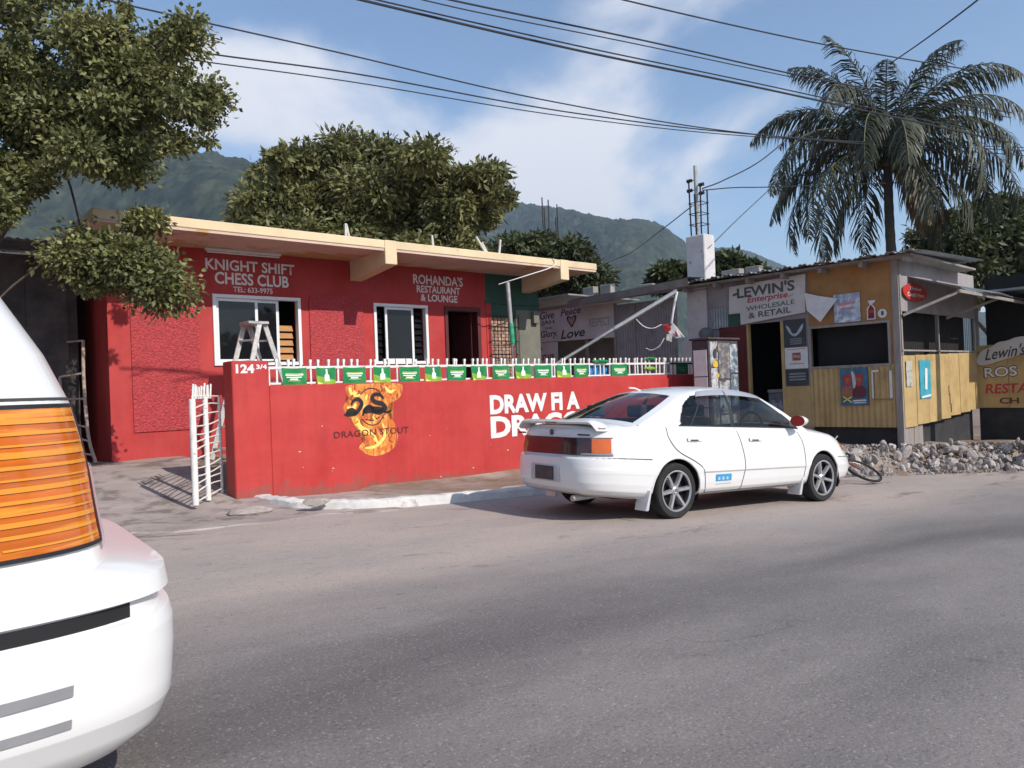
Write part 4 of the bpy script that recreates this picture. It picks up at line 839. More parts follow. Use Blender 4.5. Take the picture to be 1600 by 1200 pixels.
poly('heart', smooth_closed([(-8.32 + x * .95, 2.97 + z * .95) for x, z in ht], 2), M_ink, mural, y=-.054); poly('heart_centre', smooth_closed([(-8.32 + x * .66, 2.98 + z * .66) for x, z in ht], 2), mat('heart_pink', (.42, .26, .24), .8, var=.3, scale=12), mural, y=-.057)
stf = thing('staff_board', 'small white staff notice board below the painted slogan', 'sign', F_SHOP)
b = MB(); b.box(-9.66, -8.90, -.05, -.02, 1.45, 2.47); b.build('board', mat('mural_grey_white', (.5, .47, .47), .8), stf); text('STAFF', stf, -9.48, -9.02, 1.98, 2.14, M_ink, y=-.055, bold=.02); stroke('mark', [(-9.50, 2.36), (-9.47, 2.26)], .03, M_ink, stf, y=-.055)
# white concrete column with bare starter bars and a service mast
col = thing('concrete_column', 'white concrete column with bare steel bars rising above the tin roof', 'column', F_SHOP @ Matrix.Translation((-4.47, .28, 0)))
M_colw = mat('whitewashed_concrete', (.60, .57, .57), .85, var=.12, scale=3, bump=.5, bscale=14, col2=(.22, .20, .20), cmix=(.62, .68), c2scale=4)
b = MB(); b.box(-.27, .27, -.24, .24, .0, 3.35); b.box(-.25, .25, -.22, .22, 3.35, 4.63); b.build('shaft', M_colw, col, bevel=.02)
b = MB(); b.box(-.40, -.02, -.33, -.241, .0, 2.25); b.build('pilaster', M_colw, col, bevel=.012)
for x, y, h in ((-.15, -.12, 5.9), (.13, -.13, 5.75), (-.13, .13, 5.85), (.15, .12, 5.7), (.0, -.14, 5.6)):
    b = MB(); b.tube([(x, y, 4.60), (x + random.uniform(-.03, .03), y, h)], .018, 6); b.build('starter_bar', M_iron, col)
for z in (4.9, 5.15, 5.4): b = MB(); rect = [(-.17, -.16, z), (.17, -.16, z), (.17, .16, z), (-.17, .16, z), (-.17, -.16, z)]; b.tube(rect, .010, 5); b.build('steel_link', M_iron, col)
b = MB(); b.tube([(-.02, -.05, 4.6), (-.02, -.05, 6.28)], .045, 10); b.build('service_mast', M_galv, col, smooth=True)
for z, sx_ in ((5.95, -1), (5.72, -1), (5.80, 1), (5.60, 1)):
    b = MB(); b.lathe([(.0, -.05), (.045, -.05), (.03, -.01), (.05, .0), (.03, .02), (.045, .06), (.0, .06)], 10, 'x', (-.02 + sx_ * .16, -.08, z)); b.tube([(-.02, -.05, z), (-.02 + sx_ * .16, -.08, z)], .012, 5); b.build('insulator', M_iron, col)
mt = thing('round_meter', 'round grey electric meter on the column beside the poster cabinet', 'meter', F_SHOP @ Matrix.Translation((-4.05, -.28, 2.24)))
b = MB(); b.box(-.10, .10, .0, .2, -.35, .0); b.build('meter_base', M_galv, mt, bevel=.01); b = MB(); b.lathe([(0, -.15), (.11, -.13), (.15, -.05), (.15, .08), (0, .08)], 20, 'y', (0, 0, .05)); b.build('meter_dome', mat('meter_glass', (.13, .14, .15), .2), mt, smooth=True)
# long diagonal pipe propped across the yard, with cable and a rag hanging at its head
a_, c_ = px(1057, 455, 17.2), px(872, 567, 17.0); c2_ = a_ + (c_ - a_) * 1.32
b = MB(); b.tube([a_, a_.lerp(c2_, .4)], .050, 10); b.tube([a_.lerp(c2_, .395), c2_], .038, 10)
tag(b.build('diagonal_pipe', M_galv, smooth=True), 'long grey pipe slanting across the yard up to the column', 'pipe')
k0 = px(1060, 458, 17.15)
b = MB(); b.tube(spline([px(1058, 456, 17.15), px(1053, 480, 17.1), px(1049, 506, 17.1)], 8), .028, 6); tag(b.build('hanging_cable', M_paper), 'twisted pale cable hanging from the head of the slanting pipe', 'cable')
b = MB(); b.tube(spline([px(994, 499, 17.1), px(1006, 510, 17.1), px(1020, 513, 17.1), px(1034, 507, 17.1)], 8), .012, 5); tag(b.build('loose_wire', M_paper), 'loose white wire looping from the slanting pipe to the rag', 'wire')
b = MB(); b.tube(spline([px(1009, 544, 17.1), px(1018, 547, 17.1), px(1030, 541, 17.1), px(1038, 528, 17.1)], 8), .011, 5); tag(b.build('loose_wire', M_paper), 'loose white wire dangling lowest below the red and white rag', 'wire')
rag = thing('hanging_rag', 'red and white plastic flag dangling beside the column', 'flag', Matrix.Translation(px(1050, 508, 17.1)))
e_x = (px(1100, 508, 17.1) - px(1050, 508, 17.1)).normalized(); e_z = Vector((0, 0, 1)); ey = e_z.cross(e_x)
def rg(pts, nm, m, off=0):
    b = MB(); b.add([e_x * p[0] + e_z * p[1] - ey * (off + .03 * math.sin(p[0] * 17)) for p in pts], [tuple(range(len(pts)))]); return b.build(nm, m, rag, fixn=False)
rg([(-.22, .02), (-.02, .02), (.0, -.10), (-.15, -.17)], 'red_panel', mat('rag_red', (.38, .03, .03), .6, trans=.2)); rg([(0, .04), (.10, -.10), (.22, -.26), (.06, -.30), (-.08, -.16)], 'white_panel', M_paper, .01); rg([(.04, -.12), (.10, -.18), (.12, -.28), (.06, -.25)], 'red_mark', MATS['rag_red'], .03); rg([(-.12, -.20), (.0, -.18), (-.02, -.38), (-.14, -.33)], 'grey_panel', M_signw, .02)
b = MB(); b.bar(e_x * .0 + e_z * .06, e_x * .26 - e_z * .27, .03, .03); b.build('stick', M_paper, rag)
# grey concrete blocks weighting the tin roofs
M_block = mat('concrete_block', (.30, .28, .26), .95, var=.2, scale=6, bump=.5, bscale=20)
for i, (s_, y_, z_, w_, lab) in enumerate(((-8.35, .8, 3.64, .42, 'grey concrete block on the tin roof, leftmost of three together'), (-7.75, .8, 3.64, .36, 'pale concrete block on the tin roof right of the leftmost block'), (-6.5, .9, 3.63, .40, 'low dark concrete block on the tin roof halfway to the column'), (-3.9, .7, 3.62, .5, 'concrete block on the shop roof right of the white column'), (-3.35, .7, 3.62, .34, 'small pale concrete block on the shop roof, right of a larger one'))):
    t = thing('concrete_block', lab, 'block', F_SHOP @ Matrix.Translation((s_, y_, z_)) @ Matrix.Rotation(R(8 * (i % 3) - 6), 4, 'Z'), 'blocks on the tin roofs')
    b = MB(); h_ = .30 if i < 2 else .17; b.box(-w_ / 2, w_ / 2, -.10, .10, 0, h_); b.build('block', M_block, t, bevel=.012)
# unfinished column with tall bars behind the trees
ub = thing('rebar_column', 'unfinished concrete column with tall rusty bars behind the dark tree', 'column', Matrix.Translation(px(865, 470, 33)))
b = MB(); b.box(-1.2, 1.2, -.4, .4, -6, 1.0); b.build('stub_wall', M_block, ub)
for x, h in ((-.30, 4.45), (-.22, 4.0), (-.04, 4.35), (.26, 3.6), (.33, 4.15), (-2.3 + .9, 1.6), (-1.1, 2.2)):
    b = MB(); b.tube([e_x * x, e_x * (x - .03) + Vector((0, 0, h))], .030, 6); b.build('starter_bar', M_iron, ub)
# ================================================================== parked white saloon
M_car = mat('white_car_paint', (.73, .725, .715), .28, var=.015, scale=2, coat=.7, spec=.5)
M_trimk = mat('black_trim', (.018, .018, .020), .45, var=.1); M_seam = mat('panel_gap', (.05, .05, .05), .8)
M_rubber = mat('tyre_rubber', (.022, .021, .021), .85, var=.3, scale=12); M_alloy = mat('alloy_wheel', (.55, .55, .56), .3, metal=.7, var=.15, scale=9); M_chrome = mat('chrome', (.7, .7, .72), .12, metal=1., var=.05)
M_tail = mat('tail_lamp_red', (.075, .008, .010), .12, var=.15, scale=5, spec=.6, coat=.5); M_taild = mat('tail_lamp_smoked', (.050, .012, .014), .15, var=.15, scale=5, spec=.6, coat=.5); M_amber = mat('amber_lens', (.62, .12, .015), .15, var=.1, scale=10, spec=.6, coat=.4)
M_cargl = glass_mat('tinted_car_glass', (.27, .31, .33)); M_wsgl = glass_mat('clear_car_glass', (.80, .83, .83))
M_seat = mat('seat_cloth', (.035, .035, .040), .9); M_visor = mat('smoked_visor', (.34, .35, .39), .25, var=.05, spec=.5)
XR, XF = -1.14, 3.66
XT = [-1.2, -.65, 0, 1, 2, 2.4, 3.0, 3.4, 3.7]; ZT = [1.00, 1.015, 1.005, .975, .945, .920, .855, .775, .70]
def zt(x): return float(np.interp(x, XT, ZT))
def zb(x): return float(np.interp(x, [-1.2, -.8, -.4, 3.0, 3.3, 3.7], [.30, .27, .23, .23, .24, .25]))
#        f     W     rear  front
RING = [(0.0, .790, .14, .16), (.03, .845, .07, .09), (.09, .880, .03, .04), (.20, .897, .006, .01), (.33, .905, 0, 0), (.345, .909, 0, 0), (.40, .909, 0, 0), (.415, .904, 0, .005), (.50, .898, .004, .012),
        (.545, .896, .012, .02), (.562, .895, .030, .03), (.575, .894, .062, .045), (.70, .886, .068, .09), (.83, .872, .080, .15), (.92, .852, .098, .22), (.97, .834, .118, .27), (1.0, .812, .15, .33)]
RA = np.array(RING); NH = 250
def ring_prop(f): return [float(np.interp(f, RA[:, 0], RA[:, k])) for k in (1, 2, 3)]
def half_outline(W, dr, df, n=5.2):
    """right half of the plan outline, rear centre to front centre, resampled evenly"""
    a0, a1 = XR + dr, XF - df; cx, a = (a0 + a1) / 2, (a1 - a0) / 2
    ph = np.linspace(PI, 2 * PI, 2400); c, s_ = np.cos(ph), np.sin(ph)
    x = cx + a * np.sign(c) * np.abs(c) ** (2 / n); y = W * np.sign(s_) * np.abs(s_) ** (2 / n)
    # softer nose in plan
    y = y * (1 - .05 * np.clip((x - 2.4) / 1.3, 0, 1) ** 2) * (1 - .03 * np.clip((-.3 - x) / .8, 0, 1) ** 2)
    L_ = np.concatenate([[0], np.cumsum(np.hypot(np.diff(x), np.diff(y)))]); t = np.linspace(0, L_[-1], NH + 1)
    return np.interp(t, L_, x), np.interp(t, L_, y)
def body_row(f):
    W, dr, df = ring_prop(f); x, y = half_outline(W, dr, df)
    z = np.array([zb(q) + f * (zt(q) - zb(q)) for q in x]); return np.stack([x, y, z], 1)
ROWC = {}
def BP(u, f, out=0.):
    """point on the body side surface: u 0 (rear centre) .. 1 (front centre) on the right side"""
    k = round(f, 4)
    if k not in ROWC: ROWC[k] = body_row(f)
    r_ = ROWC[k]; t = min(max(u, 0), 1) * NH; i = min(int(t), NH - 1); p = r_[i] + (r_[i + 1] - r_[i]) * (t - i)
    if out:
        tan = r_[min(i + 2, NH)] - r_[max(i - 1, 0)]; n = np.array([tan[1], -tan[0]]); n /= (np.linalg.norm(n) + 1e-9); p = p + np.array([n[0] * out, n[1] * out, 0])
    return Vector(p)
def U_at(x, f=.5):
    W, dr, df = ring_prop(f); xx, _ = half_outline(W, dr, df); return float(np.interp(x, xx, np.linspace(0, 1, NH + 1)))
fwd = Vector((math.cos(R(-2.0)), math.sin(R(-2.0)), -SLOPE)).normalized(); lft = Vector((0, 0, 1)).cross(fwd).normalized(); upc = fwd.cross(lft)
# rear axle centre on the road: right rear tyre stands at (6.36, 5.85)
rc = Vector((6.36, 5.85, 0)) + lft * .80; rc.z = road_z(rc.x)
F_CAR = Matrix(((fwd.x, lft.x, upc.x, rc.x), (fwd.y, lft.y, upc.y, rc.y), (fwd.z, lft.z, upc.z, rc.z), (0, 0, 0, 1)))
car = thing('parked_car', 'white four door saloon with rear spoiler parked beside the red wall', 'car', F_CAR)
WB, WRAD, WZ, ARCH = 2.66, .305, .305, .362
# lower body
fs = sorted(set([r_[0] for r_ in RING] + [i / 34 for i in range(35)])); bm = bmesh.new(); V = []
for f in fs:
    r_ = body_row(f); row = [bm.verts.new(p) for p in r_] + [bm.verts.new((p[0], -p[1], p[2])) for p in r_[-2:0:-1]]; V.append(row)
n = len(V[0])
for i in range(len(V) - 1):
    for j in range(n): bm.faces.new((V[i][j], V[i][(j + 1) % n], V[i + 1][(j + 1) % n], V[i + 1][j]))
# bonnet and boot lid: crowned cap over the top ring, open under the glasshouse
top = V[-1]; CAPN = 12; prev = None
def crown(x): return float(np.interp(x, [-1.05, -.95, -.45, 2.35, 2.7, 3.2, 3.36], [.0, .035, .055, .075, .085, .05, .0]))
for j in range(0, NH + 1):
    p = top[j]; q = top[(n - j) % n]
    if j == 0 or j == NH: row = [p] * (CAPN + 1)
    else:
        row = [p]
        for k in range(1, CAPN):
            t = k / CAPN; y = p.co.y * (1 - 2 * t); s_ = 1 - (y / p.co.y) ** 2 if abs(p.co.y) > 1e-4 else 0
            row.append(bm.verts.new((p.co.x, y, p.co.z + crown(p.co.x) * s_ ** .75)))
        row.append(q)
    if prev is not None:
        xm = (row[0].co.x + prev[0].co.x) / 2
        if not (-.30 < xm < 2.36):
            for k in range(CAPN):
                vs = []
                for v in (prev[k], row[k], row[k + 1], prev[k + 1]):
                    if v not in vs: vs.append(v)
                if len(vs) >= 3:
                    try: bm.faces.new(vs)
                    except ValueError: pass
    prev = row
# wheel arches
for wx in (0, WB):
    dele = [f for f in bm.faces if abs(f.calc_center_median().y) > .62 and f.calc_center_median().z < .75 and math.hypot(f.calc_center_median().x - wx, f.calc_center_median().z - WZ) < ARCH]
    bmesh.ops.delete(bm, geom=dele, context='FACES')
    for v in bm.verts:
        if v.is_boundary and abs(v.co.y) > .62 and v.co.z < .75:
            dx, dz = v.co.x - wx, v.co.z - WZ; d = math.hypot(dx, dz)
            if .75 * ARCH < d < ARCH * 1.15 and v.co.z > zb(v.co.x) + .012: v.co.x = wx + dx / d * ARCH; v.co.z = WZ + dz / d * ARCH
bmesh.ops.delete(bm, geom=[v for v in bm.verts if not v.link_faces], context='VERTS')
bmesh.ops.recalc_face_normals(bm, faces=bm.faces); me = bpy.data.meshes.new('body'); bm.to_mesh(me); bm.free(); smooth_mesh(me, 32); body = obj('body', me, M_car, car)
# underside and wheel wells
b = MB(); b.box(-.70, 3.40, -.62, .62, .24, .29)
for wx in (0, WB):
    for sg in (-1, 1):
        rows = [[(wx + (ARCH - .0) * math.cos(t), sg * yy, WZ + ARCH * math.sin(t)) for t in [PI * (-.12 + 1.24 * k / 20) for k in range(21)]] for yy in (.885 if False else .86, .58)]
        b.grid(rows); c = [(wx + ARCH * math.cos(t), sg * .58, WZ + ARCH * math.sin(t)) for t in [PI * (-.12 + 1.24 * k / 20) for k in range(21)]]; b.add(c, [tuple(range(21))])
b.build('underbody', M_trimk, car, fixn=False)
for wx in (0, WB):
    for sg in (-1, 1):
        P = []
        for k in range(29):
            t = PI * (-.06 + 1.12 * k / 28); x, z = wx + ARCH * math.cos(t), WZ + ARCH * math.sin(t); f = (z - zb(x)) / (zt(x) - zb(x)); W = ring_prop(min(max(f, 0), 1))[0]
            u = U_at(x, min(max(f, 0), 1)); y = abs(BP(u, min(max(f, 0), 1)).y); P.append((x, sg * (y - .006), z))
        b = MB(); b.tube(P, .014, 6); b.build('arch_lip', M_car, body, smooth=True)
# glasshouse
BX0, BX1, TX0, TX1, RY = -.50, 2.44, .34, 1.74, .595
def Bc(a):
    x = BX0 + (BX1 - BX0) * a; u = U_at(x, 1.0); return Vector((x, BP(u, 1.0).y, zt(x) - .002))
def Tc(a): x = TX0 + (TX1 - TX0) * a; return Vector((x, -RY + .03 * abs(2 * a - 1) ** 3 * -1 * -1, 1.330 + .100 * math.sin(PI * (.10 + .80 * a))))
def Sd(a, t_, out=0.):
    p, q = Bc(a), Tc(a); r_ = p.lerp(q, t_); bul = .045 * math.sin(PI * t_); r_.y -= bul + out * .9; r_.z += out * .35; return r_
def Rf(a, c):
    p = Tc(a); y = p.y * (1 - 2 * c); s_ = 1 - (y / p.y) ** 2; bl = -.07 * (1 - a) ** 2 + .10 * a ** 2; return Vector((p.x + bl * s_, y, p.z + .052 * s_ ** .8))
def Ws(t_, c):
    p = Bc(1.0); y = p.y * (1 - 2 * c); s_ = 1 - (y / p.y) ** 2; bt = Vector((p.x + .14 * s_, y, p.z + .075 * s_ ** .75)); q = Rf(1.0, c); r_ = bt.lerp(q, t_); e = Sd(1.0, t_); r_.y = e.y * (1 - 2 * c); r_.z += .025 * math.sin(PI * t_) * s_; return r_
def Bk(t_, c, out=0.):
    p = Bc(0.0); y = p.y * (1 - 2 * c); s_ = 1 - (y / p.y) ** 2; bt = Vector((p.x - .06 * s_, y, p.z + .055 * s_ ** .75)); q = Rf(0.0, c); r_ = bt.lerp(q, t_); e = Sd(0.0, t_); r_.y = e.y * (1 - 2 * c); r_.x -= .02 * math.sin(PI * t_) * s_ + out; r_.z += .03 * math.sin(PI * t_) * s_ + out; return r_
def seq(a, b_, n): return [a + (b_ - a) * i / n for i in range(n + 1)]
GA0, GA1, GT0, GT1 = .10, .945, .055, .895
AG = sorted(set(seq(0, GA0, 4) + seq(GA0, GA1, 90) + seq(GA1, 1, 3))); TG = sorted(set(seq(0, GT0, 2) + seq(GT0, GT1, 26) + seq(GT1, 1, 3)))
def inglass(a, t_):
    lo_ = .205 - .125 * t_ + .06 * max(0, (t_ - .55) / .35) ** 2 + .02 * max(0, (.25 - t_) / .25) ** 2
    return lo_ < a < GA1 - .01 * t_ and GT0 < t_ < GT1
shell = MB()
for mirror in (1, -1):
    for i in range(len(AG) - 1):
        for j in range(len(TG) - 1):
            if inglass((AG[i] + AG[i + 1]) / 2, (TG[j] + TG[j + 1]) / 2): continue
            q = [Sd(AG[i], TG[j]), Sd(AG[i + 1], TG[j]), Sd(AG[i + 1], TG[j + 1]), Sd(AG[i], TG[j + 1])]
            shell.add([(p.x, p.y * mirror, p.z) for p in q], [(0, 1, 2, 3)])
CG = seq(0, 1, 16)
shell.grid([[Rf(a, c) for c in CG] for a in AG])
for Fn, lim in ((Ws, (.05, .94, .045)), (Bk, (.07, .93, .06))):
    TT = sorted(set(seq(0, lim[0], 1) + seq(lim[0], lim[1], 8) + seq(lim[1], 1, 1))); CC = sorted(set(seq(0, lim[2], 1) + seq(lim[2], 1 - lim[2], 16) + seq(1 - lim[2], 1, 1)))
    for i in range(len(TT) - 1):
        for j in range(len(CC) - 1):
            tm, cm = (TT[i] + TT[i + 1]) / 2, (CC[j] + CC[j + 1]) / 2
            if lim[0] < tm < lim[1] and lim[2] < cm < 1 - lim[2]: continue
            shell.add([Fn(TT[i], CC[j]), Fn(TT[i], CC[j + 1]), Fn(TT[i + 1], CC[j + 1]), Fn(TT[i + 1], CC[j])], [(0, 1, 2, 3)])
    b = MB(); b.grid([[Fn(t_, c) for c in seq(lim[2] - .004, 1 - lim[2] + .004, 16)] for t_ in seq(lim[0] - .01, lim[1] + .01, 8)])
    b.build('windscreen' if Fn is Ws else 'rear_window', M_wsgl, car, smooth=True)
me = shell.mesh('cabin_shell'); bm = bmesh.new(); bm.from_mesh(me); bmesh.ops.remove_doubles(bm, verts=bm.verts, dist=.0015); bmesh.ops.recalc_face_normals(bm, faces=bm.faces); bm.to_mesh(me); bm.free(); smooth_mesh(me, 40); obj('cabin_shell', me, M_car, car)
# side glass, door pillars, visors
for mirror in (1, -1):
    Q = lambda a, t_, o=0.: (lambda p: (p.x, p.y * mirror, p.z))(Sd(a, t_, o))
    for a0, a1, m_ in ((GA0 - .006, .500, M_cargl), (.522, GA1 + .006, M_cargl)):
        b = MB(); b.grid([[Q(a0 + (a1 - a0) * k / 16 if True else 0, t_, -.006) for k in range(17)] for t_ in seq(GT0 - .01, GT1 + .01, 8)]); b.build('side_window', m_, car, smooth=True)
    b = MB(); b.grid([[Q(a, t_, -.003) for a in (.498, .511, .524)] for t_ in seq(GT0 - .01, GT1 + .01, 8)]); b.build('door_pillar', M_trimk, car, smooth=True)
    b = MB(); b.grid([[Q(a - .02 * t_, t_, -.004) for a in (.262, .270)] for t_ in seq(GT0, GT1, 6)]); b.build('window_divider', M_trimk, car, smooth=True)
    b = MB(); b.grid([[Q(a, t_, .004) for a in seq(.20, GA1 - .005, 30)] for t_ in (.022, .060)]); b.build('window_sill_trim', M_trimk, car, smooth=True)
    for a0, a1 in ((.20, .505), (.515, GA1 - .012)):
        rows = []
        for t_, o in ((1.0, .010), (.93, .026), (.83, .032)):
            rows.append([Q(a, t_ - .07 * abs((a - .51) / .42) ** 3 * (1 if a0 > .5 else 1) * 0, o * min(1, 6 * min(a - a0 + .02, a1 - a + .02) / .2)) for a in seq(a0, a1, 18)])
        b = MB(); b.grid(rows); b.build('rain_visor', M_visor, car, smooth=True)
# trim lines
def on_side(x, f, out): return BP(U_at(x, f), f, out)
def strip(name, pts, w, m, out=.002, parent=body, both=True):
    """thin line on the body sides through (x, f) points"""
    P = [Vector((p[0], p[1], 0)) for p in pts]; S = spline(P, 6); rows = [[], []]
    for i, p in enumerate(S):
        d = (S[min(i + 1, len(S) - 1)] - S[max(i - 1, 0)]); d = Vector((d.x, d.y * .74, 0)).normalized(); nx, nf = -d.y * w / 2, d.x * w / 2 / .74
        rows[0].append(on_side(p.x + nx, min(max(p.y + nf, 0), 1), out)); rows[1].append(on_side(p.x - nx, min(max(p.y - nf, 0), 1), out))
    for mirror in ((1, -1) if both else (1,)):
        b = MB(); b.grid([[(q.x, q.y * mirror, q.z) for q in r_] for r_ in rows]); b.build(name, m, parent, smooth=True, fixn=False)
strip('door_seam', [(-.10, .995), (-.10, .85), (.02, .66), (.28, .50), (.40, .38), (.44, .10), (.46, .02)], .011, M_seam)
strip('door_seam', [(1.02, .995), (1.08, .7), (1.11, .45), (1.06, .15), (1.05, .02)], .011, M_seam)
strip('door_seam', [(2.16, .99), (2.24, .75), (2.26, .45), (2.22, .12), (2.20, .02)], .011, M_seam)
strip('sill_seam', [(.46, .035), (1.2, .035), (2.2, .035)], .012, M_seam)
strip('bumper_seam', [(-1.08, .560), (-.75, .560), (-.36, .555)], .010, M_seam); strip('bumper_seam', [(3.02, .54), (3.3, .56), (3.52, .57)], .010, M_seam)
strip('side_moulding', [(.42, .345), (1.2, .345), (2.27, .345)], .012, mat('moulding_shadow', (.45, .45, .45), .5), out=.004)
for x in (.28, 1.32):
    P = []
    b = MB(); rows = [[on_side(x + dx, f, o) for dx in seq(-.11, .11, 8)] for f, o in ((.79, .004), (.80, .016), (.835, .018), (.845, .004))]
    rw2 = [[on_side(x + dx, f, .020) for dx in seq(-.07, .05, 6)] for f in (.80, .822)]
    for sg in (1, -1):
        b = MB(); b.grid([[(p.x, p.y * sg, p.z) for p in r_] for r_ in rows]); h_ = b.build('door_handle', M_car, car, smooth=True)
        b = MB(); b.grid([[(p.x, p.y * sg, p.z) for p in r_] for r_ in rw2]); b.build('handle_recess', M_seam, h_)
# blue sticker low on the rear door
b = MB(); b.grid([[on_side(x, f, .006) for x in seq(.60, .86, 8)] for f in (.20, .265, .30)]); stk = b.build('door_sticker', mat('blue_sticker', (.05, .30, .55), .4, var=.1), car, smooth=True, fixn=False); stk['label'] = 'small blue rectangular sticker low on the rear door'
for i in range(3): b = MB(); x_ = .63 + i * .07; b.grid([[on_side(x, f, .008) for x in (x_, x_ + .035)] for f in (.215, .26)]); b.build('sticker_mark', mat('pale_blue_mark', (.35, .55, .72), .5), stk, fixn=False)
b = MB(); b.grid([[on_side(x, f, .004) for x in seq(.60, .86, 8)] for f in (.150, .160)]); b.build('sticker_line', mat('moulding_shadow', (.45, .45, .45), .5), stk, fixn=False)
# tail lamps: full-width smoked band wrapping the corner with amber ends
def rear_patch(name, u0, u1, f0, f1, m, out, parent, both=True, nu=26):
    b = MB(); rows = [[BP(u, f, out) for u in seq(u0, u1, nu)] for f in seq(f0, f1, 4)]; b.grid(rows)
    if both: b.grid([[(p.x, -p.y, p.z) for p in r_] for r_ in rows])
    return b.build(name, m, parent, smooth=True, fixn=False)
uc = U_at(-.82, .7)
tl = rear_patch('tail_lamp_band', 0, uc * .60, .605, .845, M_taild, .012, car)
for sg in (1, -1):
    for nm, a, c, m in (('tail_lamp', uc * .60, uc * .745, M_taild), ('indicator', uc * .745, uc * .985, M_amber)):
        b = MB(); rows = [[BP(u, f, .012) for u in seq(a, c, 14)] for f in seq(.635, .842, 5)]; b.grid([[(p.x, p.y * sg, p.z) for p in r_] for r_ in rows]); b.build(nm, m, car, smooth=True, fixn=False)
rear_patch('lamp_lower_strip', uc * .60, uc * 1.0, .603, .632, mat('silver_strip', (.36, .36, .38), .3, metal=.5), .011, tl); rear_patch('lamp_surround', 0, uc * 1.01, .595, .603, M_trimk, .009, tl); rear_patch('lamp_surround', 0, uc * 1.01, .845, .855, M_trimk, .009, tl)
# badge, scripts, number plate, boot seam
b = MB(); p = BP(0, .925, .006); b.lathe([(.020, -.006), (.034, -.004), (.034, .0), (.020, .0)], 18, 'x', (p.x - .004, 0, p.z)); b.tube([(p.x - .006, 0, p.z - .03), (p.x - .006, 0, p.z + .03)], .006, 6); b.build('badge', mat('badge_dark', (.10, .09, .09), .3, metal=.6), car)
for y0, y1 in ((.50, .64), (-.66, -.46)):
    b = MB(); f = .905
    for k in range(7): yy = y0 + (y1 - y0) * (k + .1) / 7; u = U_at(-.93, .905) * 0 + 0; b.box(-1.062, -1.045, yy, yy + abs(y1 - y0) / 11, zt(-.95) * .0 + .925, .943)
    b.build('script_badge', mat('badge_dark', (.1, .09, .09), .3, metal=.6), car)
b = MB(); b.box(-1.155, -1.12, -.26, .26, .42, .60); b.build('plate_recess', mat('bumper_grey', (.50, .50, .50), .5), car, bevel=.01)
b = MB(); b.box(-1.162, -1.156, -.17, .17, .435, .585); pl = b.build('number_plate', mat('dark_plate', (.055, .050, .055), .5, var=.3, scale=14), car, bevel=.003); pl['label'] = 'dark unlit number plate on the rear bumper'
# spoiler
b = MB(); rows = []
for k in range(33):
    y = -.70 + 1.40 * k / 32; e = abs(y) / .70; dz = -.080 - .070 * max(0, (e - .86) / .14) ** 1.5; xo = .05 * e ** 2
    rows.append([(-1.065 + xo, y, 1.148 + dz), (-1.01 + xo, y, 1.172 + dz), (-.88 + xo, y, 1.150 + dz), (-.835 + xo, y, 1.128 + dz), (-.90 + xo, y, 1.118 + dz), (-1.04 + xo, y, 1.125 + dz)])
b.grid(rows, True); b.add(rows[0], [tuple(range(6))]); b.add(rows[-1], [tuple(range(6))]); spo = b.build('spoiler', M_car, car, smooth=True)
for y in (-.69, 0.0, .69):
    w_ = .03; b = MB(); b.box(-.97, -.86, y - w_, y + w_, 1.00, 1.06 if y == 0 else 1.02); b.build('spoiler_foot', M_car, spo, bevel=.012)
b = MB(); b.box(-1.067, -1.060, -.10, .10, 1.055, 1.067); b.build('brake_light', M_tail, spo)
# mirrors, antenna, wiper, exhaust, mud flaps
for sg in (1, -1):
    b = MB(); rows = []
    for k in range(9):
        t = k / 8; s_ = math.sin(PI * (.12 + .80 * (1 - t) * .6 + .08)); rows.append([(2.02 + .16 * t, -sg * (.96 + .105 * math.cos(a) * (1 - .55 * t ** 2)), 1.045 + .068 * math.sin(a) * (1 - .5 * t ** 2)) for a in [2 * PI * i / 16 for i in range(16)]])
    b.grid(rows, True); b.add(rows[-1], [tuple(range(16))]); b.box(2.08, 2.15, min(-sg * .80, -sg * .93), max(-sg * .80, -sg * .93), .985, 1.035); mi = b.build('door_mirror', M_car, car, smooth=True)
    b = MB(); b.add(rows[0], [tuple(range(16))]); b.build('mirror_glass', mat('mirror_red_reflection', (.55, .06, .05), .12, metal=.3, var=.05), mi)  # reflection of the red wall put into the glass colour
b = MB(); b.tube([(.40, .1, 1.425), (.30, .1, 1.455), (.20, .1, 1.458)], .010, 6); b.build('roof_aerial', M_car, car)
b = MB(); b.tube([(-.40, -.72, 1.035), (-.47, -.76, 1.02)], .010, 6); b.build('washer_jet', M_trimk, car)
b = MB(); b.tube([(-.75, -.42, .27), (-1.10, -.42, .255)], .032, 12); b.build('exhaust', M_galv, car, smooth=True)
for x in (-.40, 2.22):
    for sg in (1, -1):
        b = MB(); y0, y1 = sorted((-sg * .70, -sg * .905)); x1 = x - .02; b.add([(x1, y0, .34), (x1, y1, .34), (x1 - .05, y1, .12), (x1 - .05, y0 + (.03 if sg > 0 else 0), .12), (x1 + .02, y0, .34), (x1 + .02, y1, .34), (x1 - .03, y1, .12), (x1 - .03, y0, .12)], [(0, 1, 2, 3), (7, 6, 5, 4), (0, 4, 5, 1), (1, 5, 6, 2), (2, 6, 7, 3), (3, 7, 4, 0)]); b.build('mud_flap', M_car, car, bevel=.006)
